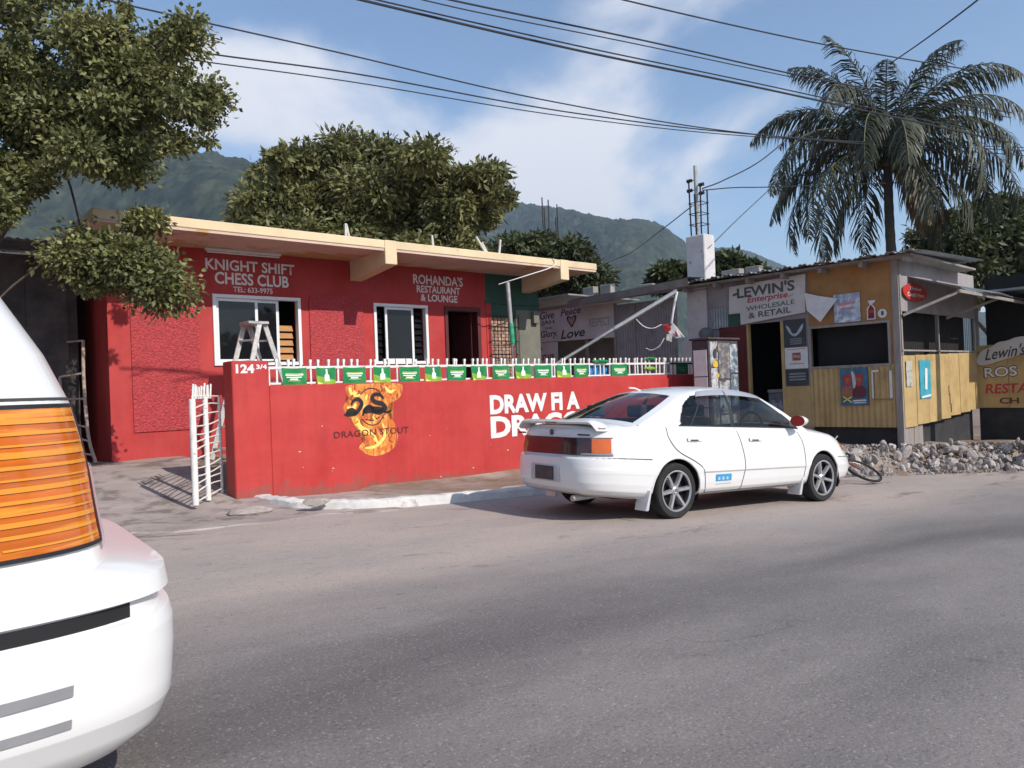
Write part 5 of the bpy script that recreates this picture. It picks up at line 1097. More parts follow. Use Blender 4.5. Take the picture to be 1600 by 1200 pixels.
# front end: lamps and bumper slot
un = U_at(3.28, .8)
for sg in (1, -1):
    b = MB(); rows = [[BP(u, f, .006) for u in seq(un, un + .05, 10)] for f in seq(.70, .92, 4)]; b.grid([[(p.x, p.y * sg, p.z) for p in r_] for r_ in rows]); b.build('headlight', mat('lamp_glass', (.62, .64, .66), .1, spec=.7), car, smooth=True, fixn=False)
    b = MB(); rows = [[BP(u, f, .007) for u in seq(un - .018, un - .001, 5)] for f in seq(.70, .88, 4)]; b.grid([[(p.x, p.y * sg, p.z) for p in r_] for r_ in rows]); b.build('indicator', M_amber, car, smooth=True, fixn=False)
b = MB(); b.grid([[BP(u, f, .006) for u in seq(un + .06, 1, 12)] for f in (.66, .74)]); b.grid([[(lambda p: (p.x, -p.y, p.z))(BP(u, f, .006)) for u in seq(un + .06, 1, 12)] for f in (.66, .74)]); b.build('grille', M_trimk, car, fixn=False)
# interior
b = MB(); b.box(-.35, 2.3, -.70, .70, .45, .50); b.box(-.45, -.2, -.72, .72, .55, 1.0); b.box(2.15, 2.45, -.72, .72, .6, .96); b.build('cabin_floor', M_seat, car)
for x0, y0, y1 in ((.95, -.62, -.12), (.95, .12, .62), (.02, -.66, .66)):
    b = MB(); b.box(x0, x0 + .5, y0, y1, .52, .68); b.add([(x0 - .02, y0, .62), (x0 - .02, y1, .62), (x0 - .16, y1 - .04, 1.10), (x0 - .16, y0 + .04, 1.10), (x0 + .12, y0, .62), (x0 + .12, y1, .62), (x0 - .06, y1 - .04, 1.10), (x0 - .06, y0 + .04, 1.10)], [(0, 1, 2, 3), (7, 6, 5, 4), (0, 4, 5, 1), (1, 5, 6, 2), (2, 6, 7, 3), (3, 7, 4, 0)])
    s_ = b.build('seat', M_seat, car, bevel=.02)
    for yc in ([(y0 + y1) / 2] if x0 > .5 else [-.36, .36]): b = MB(); b.box(x0 - .17, x0 - .07, yc - .13, yc + .13, 1.11, 1.25); b.build('head_rest', M_seat, s_, bevel=.02)
b = MB(); b.lathe([(.17, 0), (.19, .015), (.17, .03), (.155, .015), (.17, 0)], 20, 'x', (1.85, -.38, .98)); b.build('steering_wheel', M_trimk, car)
# wheels
def make_wheel():
    b = MB(); b.lathe([(.205, .075), (.232, .092), (.285, .095), (.300, .080), (.305, .05), (.305, -.05), (.300, -.08), (.285, -.095), (.23, -.09)], 48); ty = b.mesh('tyre'); ty.materials.append(M_rubber); smooth_mesh(ty, 40)
    b = MB(); b.lathe([(.222, .086), (.226, .092), (.214, .094), (.206, .080)], 40)
    for k in range(6):
        t = 2 * PI * k / 6 + .2; d = Vector((math.cos(t), 0, math.sin(t))); s_ = Vector((-math.sin(t), 0, math.cos(t)))
        for tw in (0,):
            p0, p1 = d * .045, d * .208; q = []
            for p, w_, y in ((p0, .026, .060), (d * .13, .023, .072), (p1, .026, .078)):
                q.append([p - s_ * w_ + Vector((0, y - .02, 0)), p - s_ * w_ * .6 + Vector((0, y + .012, 0)), p + s_ * w_ * .6 + Vector((0, y + .012, 0)), p + s_ * w_ + Vector((0, y - .02, 0))])
            b.grid(q)
    b.lathe([(0, .086), (.035, .084), (.055, .068), (.06, .03)], 20); rm = b.mesh('rim'); rm.materials.append(M_alloy); smooth_mesh(rm, 30)
    b = MB(); b.lathe([(.218, .086), (.208, .080), (.198, .05), (.196, .0), (.0, .0)], 40); dk = b.mesh('brake_disc'); dk.materials.append(M_trimk)
    b = MB(); b.lathe([(0, .094), (.024, .092), (.028, .085)], 16); hb = b.mesh('hub_cap'); hb.materials.append(M_chrome); return ty, rm, dk, hb
WHEEL = make_wheel()
def add_wheel(parent, x, y, z, sg, sc=1.0, meshes=WHEEL, spin=0.):
    w_ = obj('wheel', meshes[1], None, parent); w_.location = (x, y, z); w_.rotation_euler = (0, spin, PI if sg < 0 else 0); w_.scale = (sc, sc, sc)
    for nm, me in zip(('tyre', 'brake_disc', 'hub_cap'), (meshes[0], meshes[2], meshes[3])): obj(nm, me, None, w_)
    return w_
for x, sp in ((0, .3), (WB, 1.0)):
    for sg in (1, -1): add_wheel(car, x, sg * .785, WZ, sg, spin=sp)
# ================================================================== trees
M_bark = mat('bark', (.10, .075, .058), .95, var=.3, scale=6, bump=1, bscale=12)
def leaf_mat(name, c, c2, isl=.5, tr=.26): return mat(name, c, .5, var=.25, scale=.9, col2=c2, cmix=(.4, .62), c2scale=.7, island=isl, trans=tr, spec=.35)
def inpoly(x, y, P):
    r_ = False; j = len(P) - 1
    for i in range(len(P)):
        if (P[i][1] > y) != (P[j][1] > y) and x < (P[j][0] - P[i][0]) * (y - P[i][1]) / (P[j][1] - P[i][1]) + P[i][0]: r_ = not r_
        j = i
    return r_
def leaves_mesh(name, C, Rd, n, ln, wd, droop=.4, shell=.55):
    """n leaf blades spread through clumps (centres C, radii Rd)"""
    C, Rd = np.array(C), np.array(Rd); pr = Rd ** 2 / np.sum(Rd ** 2); k = rng.choice(len(C), n, p=pr)
    d = rng.normal(size=(n, 3)); d /= np.linalg.norm(d, axis=1)[:, None]; d[:, 2] = d[:, 2] * .9 + .08
    rad = Rd[k] * (shell + (1 - shell) * rng.random(n)) * (.75 + .5 * rng.random(n)); p = C[k] + d * rad[:, None] * np.array([1.15, 1.15, .85])
    a = d * .9 + rng.normal(size=(n, 3)) * .6; a[:, 2] -= droop; a /= np.linalg.norm(a, axis=1)[:, None]
    nr = rng.normal(size=(n, 3)) * .8 + d * .7 + np.array([0, 0, .5]); w = np.cross(a, nr); w /= (np.linalg.norm(w, axis=1)[:, None] + 1e-9)
    L_ = (ln * (.6 + .8 * rng.random(n)))[:, None]; W_ = (wd * (.6 + .8 * rng.random(n)))[:, None]; fold = np.cross(w, a) * W_ * .35
    V = np.stack([p, p + a * L_ * .42 + w * W_ + fold, p + a * L_, p + a * L_ * .42 - w * W_ + fold], 1).reshape(-1, 3)
    me = bpy.data.meshes.new(name); me.vertices.add(n * 4); me.vertices.foreach_set('co', V.ravel().astype(np.float32))
    me.loops.add(n * 6); idx = (np.arange(n)[:, None] * 4 + np.array([0, 1, 2, 0, 2, 3])[None, :]).ravel().astype(np.int32); me.loops.foreach_set('vertex_index', idx)
    me.polygons.add(n * 2); me.polygons.foreach_set('loop_start', (np.arange(n * 2) * 3).astype(np.int32)); me.polygons.foreach_set('loop_total', np.full(n * 2, 3, np.int32)); me.update(calc_edges=True); return me
def tree(name, lab, base, height, tr, polys, depths, rad, nclump, nleaf, ln, wd, lm, droop=.4, shell=.5, group=None, cat='tree', shrink=(.9, .84), limb=.32, twig=14, nlimb=34, shares=(1, .2, .2, .2)):
    base = Vector(base); t = thing(name, lab, cat, Matrix.Translation(base), group); C, Rd = [], []
    for P, (d0, d1), share in zip(polys, depths, shares):
        cx_, cy_ = sum(p[0] for p in P) / len(P), sum(p[1] for p in P) / len(P); P = [(cx_ + (p[0] - cx_) * shrink[0], cy_ + (p[1] - cy_) * shrink[1]) for p in P]
        xs_, ys_ = [p[0] for p in P], [p[1] for p in P]; got = 0
        while got < nclump * share:
            x, y = random.uniform(min(xs_), max(xs_)), random.uniform(min(ys_), max(ys_))
            if not inpoly(x, y, P): continue
            C.append(px(x, y, random.uniform(d0, d1)) - base); Rd.append(random.uniform(*rad)); got += 1
    nmain = len(C)
    for P, (d0, d1) in zip(polys, depths):      # ragged twigs round the outline
        cx_, cy_ = sum(p[0] for p in P) / len(P), sum(p[1] for p in P) / len(P)
        for i in range(len(P)):
            p, q = P[i], P[(i + 1) % len(P)]; m_ = max(1, int(math.hypot(p[0] - q[0], p[1] - q[1]) / twig))
            for k in range(m_):
                u = random.random(); x, y = p[0] + (q[0] - p[0]) * u, p[1] + (q[1] - p[1]) * u; f = random.uniform(.82, 1.02); dd = random.uniform(d0, d1)
                for j in range(3):
                    g_ = f - .05 * j; C.append(px(cx_ + (x - cx_) * g_, cy_ + (y - cy_) * g_, dd) - base); Rd.append(rad[0] * random.uniform(.35, .6))
    Rl = [r_ * random.choice((.45, .8, 1, 1.25)) for r_ in Rd[:nmain]] + [r_ * 1.0 for r_ in Rd[nmain:]]
    obj('crown', leaves_mesh('crown', C, Rl, nleaf, ln, wd, droop, shell), lm, t)
    b = MB(); topv = Vector((sum(c.x for c in C) / len(C), sum(c.y for c in C) / len(C), height))
    stem = [Vector((0, 0, -.3)), topv * .25 + Vector((.15, 0, 0)), topv * .6, topv]; stem[1].z = height * .35; stem[2].z = height * .7
    S = spline(stem, 5); b.tube(S, tr, 10, r1=tr * .45)
    for c in random.sample(C[:nmain], min(nmain, nlimb)):
        s_ = S[random.randint(len(S) // 3, len(S) - 1)]; m_ = s_.lerp(c, .5) + Vector((0, 0, .12 * (c - s_).length)); b.tube(spline([s_, m_, c], 4), tr * limb, 6, r1=tr * .06)
    b.build('trunk', M_bark, t, smooth=True); return t
M_lf1 = leaf_mat('olive_leaf', (.225, .225, .088), (.120, .135, .052)); M_lf2 = leaf_mat('mango_leaf', (.215, .210, .085), (.115, .125, .052)); M_lf3 = leaf_mat('dark_leaf', (.095, .110, .048), (.055, .068, .032)); M_lf4 = leaf_mat('far_leaf', (.085, .105, .036), (.05, .066, .024))
tree('shade_tree', 'large olive leaved tree overhanging the left end of the roof', (-.9, 12.3, .25), 4.4, .22,
     [[(-180, -60), (200, -60), (192, 0), (175, 60), (232, 72), (262, 50), (290, 18), (322, 22), (305, 62), (262, 80), (250, 105), (300, 108), (345, 150), (366, 168), (335, 188), (335, 222), (300, 246), (255, 236), (235, 262), (205, 288), (165, 286), (120, 280), (60, 275), (-40, 290), (-180, 300)],
      [(108, 400), (138, 376), (170, 368), (200, 374), (225, 384), (232, 402), (215, 428), (185, 450), (152, 462), (120, 450), (98, 430)],
      [(206, 340), (226, 330), (246, 334), (250, 350), (226, 360), (210, 352)],
      [(222, 398), (244, 402), (256, 440), (264, 474), (250, 468), (234, 440)],
      [(-80, 240), (30, 245), (70, 275), (60, 310), (20, 330), (-80, 370)]], [(9.2, 12.0), (9.6, 10.5), (9.7, 10.1), (9.7, 10.2), (9.0, 11.0)], (.15, .42), 130, 130000, .078, .024, M_lf1, .3, .25, shrink=(.90, .88), limb=.07, twig=16, nlimb=8, shares=(1.08, .15, .03, .03, .20))
tree('mango_tree', 'broad round mango tree rising behind the red restaurant', (11.2, 22.0, .2), 5.4, .35,
     [[(352, 362), (385, 300), (405, 262), (428, 238), (450, 246), (470, 250), (495, 232), (520, 255), (535, 228), (560, 236), (600, 224), (640, 240), (675, 236), (690, 262), (725, 274), (745, 268), (778, 266), (780, 300), (806, 318), (795, 338), (770, 352), (760, 400), (560, 430), (380, 400)]], [(20.5, 26)], (.36, .80), 120, 125000, .21, .045, M_lf2, .45, .45)
tree('mango_tree', 'dark leafy tree behind the right end of the cream roof', (18.6, 23.2, .1), 4.6, .28, [[(752, 420), (775, 392), (815, 368), (850, 362), (880, 378), (905, 388), (930, 408), (948, 440), (930, 462), (880, 470), (770, 440)]], [(27, 31)], (.3, .65), 55, 42000, .26, .045, M_lf3, .6, .45)
tree('small_tree', 'small dark tree far behind the yard, left of the white column', (27, 24.5, -.5), 4.2, .15, [[(1018, 440), (1030, 424), (1048, 416), (1066, 412), (1070, 445), (1020, 450)]], [(34, 36.5)], (.4, .6), 16, 6000, .30, .07, M_lf4, .4, .4)
tree('small_tree', 'rounded green tree far behind the yard, right of the white column', (28.5, 21.5, -.6), 4.6, .18, [[(1096, 432), (1102, 412), (1125, 398), (1150, 404), (1168, 408), (1190, 414), (1196, 432), (1150, 445), (1100, 445)]], [(34, 37)], (.4, .65), 30, 11000, .30, .07, M_lf4, .4, .4)
tree('dark_tree', 'dense dark tree behind the shop roof at the far right', (30.5, 11.5, -.6), 5.0, .3, [[(1415, 420), (1425, 372), (1455, 345), (1500, 332), (1560, 318), (1640, 300), (1760, 330), (1760, 480), (1420, 470)]], [(25.5, 30)], (.5, .9), 90, 34000, .26, .065, M_lf3, .35, .35)

def far_tree(lab, base, c, r_, n):
    t = thing('roadside_tree', lab, 'tree', Matrix.Translation(base), 'trees across the road'); C = [Vector((random.gauss(0, r_ * .5), random.gauss(0, r_ * .4), c + random.gauss(0, r_ * .35))) for _ in range(40)]
    obj('crown', leaves_mesh('crown', C, [random.uniform(.5, .9) for _ in C], n, .34, .11, .4, .3), M_lf3, t)
    b = MB(); b.tube([(0, 0, -.5), (.1, 0, c * .5), (0, .1, c)], .25, 8, r1=.1); b.build('trunk', M_bark, t, smooth=True)
far_tree('leafy tree across the road mirrored in the left restaurant window', (11.5, -13, -.5), 4.2, 2.6, 9000)
far_tree('leafy tree across the road mirrored in the right restaurant window', (19.5, -14, -.8), 4.6, 2.4, 9000)

# ------------------------------------------------------------------ coconut palm
pal_base = Vector((21.9, 11.3, -.5)); crownc = px(1386, 232, 22.0) - pal_base
palm = thing('coconut_palm', 'tall coconut palm with drooping fronds behind the shop', 'tree', Matrix.Translation(pal_base))
b = MB(); st = spline([Vector((.1, 0, -.2)), Vector((.16, 0, 2.5)), Vector((crownc.x - .02, crownc.y, 5.5)), crownc], 14)
b.tube(st, [.17 - .06 * i / (len(st) - 1) + .010 * (i % 2) for i in range(len(st))], 12); b.build('trunk', mat('palm_bark', (.11, .095, .085), .95, var=.3, scale=9, stretch=(1, 1, 4)), palm, smooth=True)
M_fr = leaf_mat('palm_leaflet', (.095, .102, .062), (.055, .064, .042), .4, .22); M_frd = leaf_mat('dry_palm_leaflet', (.30, .21, .12), (.20, .14, .08), .3, .2); M_rach = mat('palm_rachis', (.13, .12, .05), .6)
def frond(az, el, ln, bend, m, lw=.85, roll=0.):
    h = Vector((math.cos(az), math.sin(az), 0)); side = Vector((-math.sin(az), math.cos(az), 0)); P = []; p = crownc.copy() + h * .08; e = el; N_ = 26
    for i in range(N_ + 1):
        P.append(p.copy()); e -= bend / N_ * (.45 + 1.1 * i / N_); p = p + (h * math.cos(e) + Vector((0, 0, math.sin(e)))) * (ln / N_)
    b = MB(); b.tube(P, .030, 5, r1=.006)
    fr_ = b.build('frond', M_rach, palm)
    V, F_ = [], []; q = 0
    for i in range(2, N_ * 3 + 1):
        t = i / (N_ * 3); k = min(int(t * N_), N_ - 1); p = P[k].lerp(P[k + 1], t * N_ - k); d = (P[k + 1] - P[k]).normalized(); upn = side.cross(d).normalized()
        if random.random() < .06: continue
        L_ = lw * (math.sin(PI * min(1, .13 + t * .86)) ** .6) * random.uniform(.7, 1.15)
        for sg in (1, -1):
            a = (side * sg * .62 + d * .62 + upn * (.22 + roll * sg) + Vector((random.uniform(-.2, .2), random.uniform(-.2, .2), random.uniform(-.35, .08)))).normalized()
            w = d.cross(a).cross(a).normalized() * .024 + d * .008
            c1 = p + a * L_ * .45; c2 = p + a * L_ * .80 + Vector((0, 0, -.24 * L_)); c3 = p + a * L_ * .92 + Vector((0, 0, -.50 * L_))
            V += [p - w * .6, p + w * .6, c1 - w * 1.2, c1 + w * 1.2, c2 - w * .8, c2 + w * .8, c3]; F_ += [(q, q + 1, q + 3, q + 2), (q + 2, q + 3, q + 5, q + 4), (q + 4, q + 5, q + 6)]; q += 7
    b = MB(); b.v = [tuple(v) for v in V]; b.f = F_; b.build('leaflets', m, fr_, fixn=False)
rx_ = math.atan2(rt.y, rt.x)        # azimuth of the viewer's right
specs = [(.7, 1.1, 3.6, 1.5), (-.3, 1.15, 3.6, 1.4), (3.4, 1.2, 3.5, 1.35), (2.3, 1.05, 3.6, 1.6), (-1.0, 1.05, 3.6, 1.6), (-2.0, 1.15, 3.5, 1.5), (1.1, 1.3, 3.2, .9), (-2.6, 1.3, 3.2, 1.0), (3.15, .82, 3.9, 1.7), (-.05, .74, 3.9, 1.7), (-.75, .6, 3.7, 1.9), (-2.2, .65, 3.7, 1.9), (3.0, .05, 3.9, 1.3), (.25, .15, 3.9, 1.5), (0.2, 1.30, 3.4, 1.0), (2.6, 1.35, 3.3, .9), (-1.4, 1.22, 3.4, 1.2), (1.5, 1.15, 3.5, 1.3), (.05, .98, 3.9, 1.75), (2.9, 1.02, 3.9, 1.8), (-.6, .90, 3.9, 1.9), (-2.4, .95, 3.9, 1.9), (.9, .80, 3.9, 1.8), (2.2, .75, 3.9, 1.8), (3.3, .62, 4.0, 1.85), (.3, .50, 4.0, 1.8), (-.25, .28, 3.9, 1.7), (-1.2, .40, 3.8, 1.9), (-1.9, .42, 3.8, 1.9), (3.05, .25, 4.1, 1.65), (2.75, -.02, 4.0, 1.5), (.55, .02, 3.8, 1.6), (-2.7, -.05, 3.9, 1.5), (3.4, -.35, 3.7, 1.2), (-.4, -.38, 3.3, 1.2), (1.4, .0, 3.5, 1.5), (-1.55, -.3, 3.2, 1.3), (2.4, -.65, 3.3, .8), (.15, -.75, 2.9, .7)]
for i, (az, el, ln, bd) in enumerate(specs): frond(rx_ + az, el, ln * random.uniform(1.0, 1.22), bd * random.uniform(1.0, 1.38), M_fr, roll=random.uniform(-.25, .25))
for az, el, ln, bd in ((3.0, .55, 2.6, 2.2), (-.15, -.5, 2.9, 1.4), (-.9, -.9, 2.6, .6), (2.7, 1.0, 2.7, 2.6), (.1, -1.0, 2.7, .5)): frond(rx_ + az, el, ln, bd, M_frd, .6)
for k in range(9):
    a = 2 * PI * k / 9; c = crownc + Vector((math.cos(a) * .24, math.sin(a) * .24, -.28 - .08 * (k % 3))); b = MB(); b.lathe([(0, -.14), (.08, -.10), (.11, 0), (.08, .09), (0, .13)], 10, 'z', c); b.build('coconut', mat('coconut', (.16, .13, .05), .6), palm, smooth=True)

# ================================================================== street things
# pale post at the far right edge
po = thing('utility_pole', 'weathered utility pole standing at the far right by the rubble', 'pole', Matrix.Translation((16.62, 6.0, -.62)))
b = MB(); b.tube([(0, 0, -.3), (.12, -.09, 3.8), (.28, -.2, 7.5)], .15, 14, r1=.11); b.build('shaft', mat('pole_wood', (.22, .19, .17), .9, var=.3, scale=5, stretch=(1, 1, .15), bump=.6, bscale=9), po, smooth=True)
for z in (5.9, 6.4, 7.1): b = MB(); b.tube([(-.02, -.15, z), (.4, -.15, z)], .03, 8); b.build('bracket', M_iron, po)
M_cable = mat('black_cable', (.025, .026, .032), .6)
def wire(lab, p, q, sag, r_=.014, grp='overhead cables', name='overhead_cable'):
    P = [p.lerp(q, t) - Vector((0, 0, sag * 4 * t * (1 - t))) for t in seq(0, 1, 36)]; b = MB(); b.tube(P, r_, 6); return tag(b.build(name, M_cable, smooth=True), lab, 'cable', grp)
def wpx(lab, pts, r_=.013, grp='overhead cables', name='overhead_cable'):
    P = spline([px(*p) for p in pts], 14); b = MB(); b.tube(P, r_, 6); return tag(b.build(name, M_cable, smooth=True), lab, 'cable', grp)
wpx('upper thin cable from behind the left tree dipping to the right', [(-60, -55, 10), (200, 8, 11.3), (520, 80, 13.2), (870, 160, 15.4), (1200, 212, 18.2), (1640, 246, 22)])
wpx('upper of two close cables leaving the left tree', [(-40, 10, 9.8), (290, 78, 11.6), (560, 116, 13.2), (900, 177, 15.6), (1215, 213, 18.4), (1640, 238, 22)])
wpx('lower of two close cables leaving the left tree', [(-40, 38, 9.8), (275, 90, 11.6), (550, 128, 13.2), (900, 184, 15.6), (1220, 216, 18.4), (1640, 232, 22)], .010)
wpx('thick bundled cable crossing the sky from top centre to the right', [(470, -25, 8.6), (565, 0, 9.0), (900, 78, 10.6), (1200, 140, 12.4), (1575, 222, 15.3)], .016)
wpx('second cable hugging the thick bundle across the sky', [(500, -22, 8.6), (590, 0, 9.1), (900, 71, 10.6), (1200, 134, 12.4), (1575, 216, 15.3)], .010)
wpx('cable from top centre crossing in front of the palm crown', [(600, -28, 8.8), (705, 0, 9.4), (1000, 62, 11), (1300, 128, 13), (1580, 176, 15.4)], .012)
wpx('lower companion cable of the one crossing the palm crown', [(640, -5, 8.8), (760, 22, 9.6), (1000, 70, 11), (1300, 133, 13), (1580, 184, 15.4)], .008)
wpx('short cable at the top right running toward the palm', [(880, -28, 9.8), (975, 0, 10.4), (1290, 70, 12.6), (1580, 120, 15.3)], .011)
wpx('steep cable pair coming down from the top right corner', [(1560, -30, 12.0), (1525, 2, 13), (1445, 62, 16.5), (1390, 100, 20)], .016)
ct = F_SHOP @ Vector((-4.45, .2, 5.8)); cb_ = F_SHOP @ Vector((-4.45, .2, 4.9))
def wfrom(lab, p, pts, r_=.011):
    P = spline([p] + [px(*q) for q in pts], 12); b = MB(); b.tube(P, r_, 6); return tag(b.build('service_cable', M_cable, smooth=True), lab, 'cable', 'service cables at the column')
wfrom('service cable rising from the column top toward the palm', F_SHOP @ Vector((-4.3, .2, 5.70)), [(1130, 282, 18.6), (1190, 250, 19), (1260, 190, 20)], .016)
wfrom('level service cable running right from the column mast', F_SHOP @ Vector((-4.3, .2, 5.66)), [(1150, 293, 18.6), (1210, 292, 19.5), (1420, 285, 21)], .013)
wfrom('slack cable from the column down to the end of the cream roof', F_SHOP @ Vector((-4.6, .2, 5.35)), [(1030, 362, 18.5), (985, 395, 18.4), (938, 414, 18.3), (858, 448, 17.6)], .012)
wfrom('thin cable sloping up from the column to the palm fronds', F_SHOP @ Vector((-4.2, .2, 4.3)), [(1150, 345, 19), (1200, 298, 20), (1260, 240, 21)], .010)

# bank of rubble along the road edge
rub = thing('rubble_bank', 'bank of broken pale stone rubble along the road edge', 'rubble', Matrix.Translation((14.5, 6.9, road_z(14.5))))
M_stone = mat('rubble_stone', (.40, .36, .34), .95, var=.3, scale=5, bump=.7, bscale=14, col2=(.24, .19, .165), cmix=(.5, .66), c2scale=2.4, obj=True)
SM = []
for k in range(8):
    bm = bmesh.new(); bmesh.ops.create_icosphere(bm, subdivisions=2, radius=1)
    dirs = [Vector((random.uniform(-1, 1), random.uniform(-1, 1), random.uniform(-1, 1))).normalized() for _ in range(9)]; cut = [random.uniform(.45, .8) for _ in range(9)]
    for v in bm.verts:
        for d, c in zip(dirs, cut):
            h_ = v.co.dot(d)
            if h_ > c: v.co -= d * (h_ - c)
    bmesh.ops.dissolve_limit(bm, angle_limit=R(8), verts=bm.verts, edges=bm.edges); bmesh.ops.triangulate(bm, faces=bm.faces); me = bpy.data.meshes.new('stone'); bm.to_mesh(me); bm.free(); me.materials.append(M_stone); SM.append(me)
org = Vector((14.5, 6.9, road_z(14.5)))
for k in range(296):
    x = 12.2 + 5.6 * random.random(); v = random.random() * .75; y = rubble_y(max(x, 12.3)) + .0 + 1.0 * v + random.uniform(-.05, .05); s_ = random.choice((.03, .04, .05, .06, .07, .09)) * random.uniform(.8, 1.3)
    o = obj('stone', SM[k % 8], None, rub); o.location = Vector((x, y, ground_z(x, y) + s_ * .25 + .03 + .10 * math.sin(PI * v) * random.random())) - org; o.rotation_euler = (random.uniform(0, 6), random.uniform(0, 6), random.uniform(0, 6)); o.scale = (s_ * random.uniform(.9, 1.7), s_, s_ * random.uniform(.6, 1))
grav = MB()
for k in range(2600):
    x = 12.1 + 6.5 * random.random(); v = random.random(); y = rubble_y(max(x, 12.3)) - .08 + 1.15 * v; s_ = random.uniform(.012, .04); c = Vector((x, y, ground_z(x, y) + .01 + .05 * random.random() * math.sin(PI * v))) - org; q = Matrix.Rotation(random.uniform(0, 6), 3, 'Z') @ Matrix.Rotation(random.uniform(0, 6), 3, 'X')
    grav.add([c + q @ (Vector(p) * s_) for p in ((-1, -.7, -.5), (1, -.6, -.4), (.2, .9, -.5), (-.5, -.3, .7), (.7, .2, .6))], [(0, 1, 4, 3), (1, 2, 4), (2, 0, 3), (2, 3, 4), (0, 2, 1)])
kind(grav.build('gravel', M_stone, rub, fixn=False), 'stuff')
for i, (x, y, s_, lab) in enumerate(((3.42, 8.72, .11, 'broken concrete lump at the chipped left end of the kerb'), (3.66, 8.50, .07, 'small broken lump in the road below the chipped kerb'), (2.75, 9.05, .16, 'flat worn concrete lump on the driveway before the pier'))):
    o = obj('concrete_lump', SM[i + 2].copy(), None); o.data.materials.clear(); o.data.materials.append(M_pave); o.location = (x, y, ground_z(x, y) + s_ * .2); o.scale = (s_ * 1.7, s_ * 1.1, s_ * .5); tag(o, lab, 'concrete', 'lumps by the kerb')
# bicycle lying against the rubble in front of the car
def gpx(x, y, dz=0.):
    d = px(x, y, 1) - Vector((0, 0, CAM_H)); t = (dz - CAM_H) / (d.z + SLOPE * d.x); return Vector((0, 0, CAM_H)) + d * t
bk0 = gpx(1374, 757, .0); exb = Vector((-.97, .10, .04)).normalized(); ezb = Vector((.10, .86, .50)); ezb = (ezb - exb * ezb.dot(exb)).normalized(); eyb = ezb.cross(exb)
F_BK = Matrix(((exb.x, eyb.x, ezb.x, bk0.x), (exb.y, eyb.y, ezb.y, bk0.y), (exb.z, eyb.z, ezb.z, bk0.z + .03), (0, 0, 0, 1)))
bike = thing('bicycle', 'old bicycle lying against the rubble in front of the white car', 'bicycle', F_BK)
M_bkf = mat('rusty_red_frame', (.22, .06, .04), .6, var=.3, scale=12); WR = .33
for cx in (0, 1.03):
    b = MB(); b.lathe([(WR - .045 + .022 * math.cos(a), .022 * math.sin(a)) for a in seq(0, 2 * PI, 10)], 40, 'y', (cx, 0, WR)); w_ = b.build('bicycle_wheel', M_rubber, bike, smooth=True)
    b = MB(); b.lathe([(WR - .075, -.012), (WR - .060, 0), (WR - .075, .012)], 40, 'y', (cx, 0, WR))
    for k in range(18): a = 2 * PI * k / 18; b.tube([(cx, .03 * (-1) ** k, WR), (cx + math.cos(a) * (WR - .07), 0, WR + math.sin(a) * (WR - .07))], .0025, 4)
    b.tube([(cx, -.05, WR), (cx, .05, WR)], .022, 8); b.build('rim_and_spokes', M_galv, w_)
b = MB()
for p, q in (((0, 0, WR), (.16, 0, .78)), ((.16, 0, .78), (.14, 0, .72)), ((.17, 0, .72), (.62, 0, .30)), ((.19, 0, .76), (.74, 0, .74)), ((.62, 0, .30), (.76, 0, .80)), ((.62, 0, .30), (1.03, .04, WR)), ((.75, 0, .70), (1.03, .04, WR))): b.tube([p, q], .017, 8)
b.build('frame', M_bkf, bike, smooth=True); b = MB(); b.tube(spline([(.10, -.28, .93), (.19, -.18, .90), (.20, 0, .88), (.19, .18, .90), (.10, .28, .93)], 5), .012, 6); b.tube([(.16, 0, .76), (.20, 0, .89)], .014, 6); b.build('handlebar', M_galv, bike)
b = MB(); b.lathe([(.0, -.03), (.05, -.02), (.09, .0), (.04, .02), (0, .025)], 14, 'z', (.80, 0, .86)); b.build('saddle', M_trimk, bike); b = MB(); b.tube([(.62, -.09, .30), (.62, .09, .30)], .02, 8); b.tube([(.62, .09, .30), (.75, .09, .20)], .01, 5); b.tube([(.62, -.09, .30), (.49, -.09, .40)], .01, 5); b.build('cranks', M_galv, bike)

# dark neighbouring shed on the left with a rusty ladder
shed = thing('tin_shed', 'dark tin roofed shed at the left edge behind the driveway', 'shed', frame((1.55, 14.1, .2), AB))
M_shed = mat('dark_shed_boards', (.060, .052, .055), .9, var=.3, scale=3, col2=(.10, .085, .08), c2scale=2)
for k in range(14): b = MB(); b.box(-.62 - k * .58, -.045 - k * .58, random.uniform(-.01, .01), .04, 0, 3.4); b.build('board', M_shed, shed)
b = MB(); b.box(-8.1, .1, .05, 4, .0, 3.38); b.build('shed_body', M_shed, shed)
b = MB(); n = 220; r1, r2 = [], []
for i in range(n + 1): x = -8.4 + 8.55 * i / n; z = .018 * math.sin(2 * PI * x / .11); r1.append((x, -1.2, 3.42 + z)); r2.append((x, 4.2, 4.15 + z))
b.grid([r1, r2]); b.build('roof_sheet', mat('rusty_zinc', (.20, .14, .125), .6, metal=.2, var=.3, scale=2, col2=(.26, .25, .26), c2scale=1.2), shed, smooth=True)
b = MB(); b.box(-8.4, .1, -1.16, -1.08, 3.27, 3.40); b.build('fascia', M_shed, shed)
b = MB(); b.box(-1.75, -1.0, -.03, -.015, 2.0, 2.9); b.build('pale_blue_hatch', mat('pale_blue_board', (.30, .36, .42), .7), shed)
ld = thing('rusty_ladder', 'rusty pale ladder leaning at the dark shed on the left', 'ladder', Matrix.Translation(px(128, 722, 11.9)))
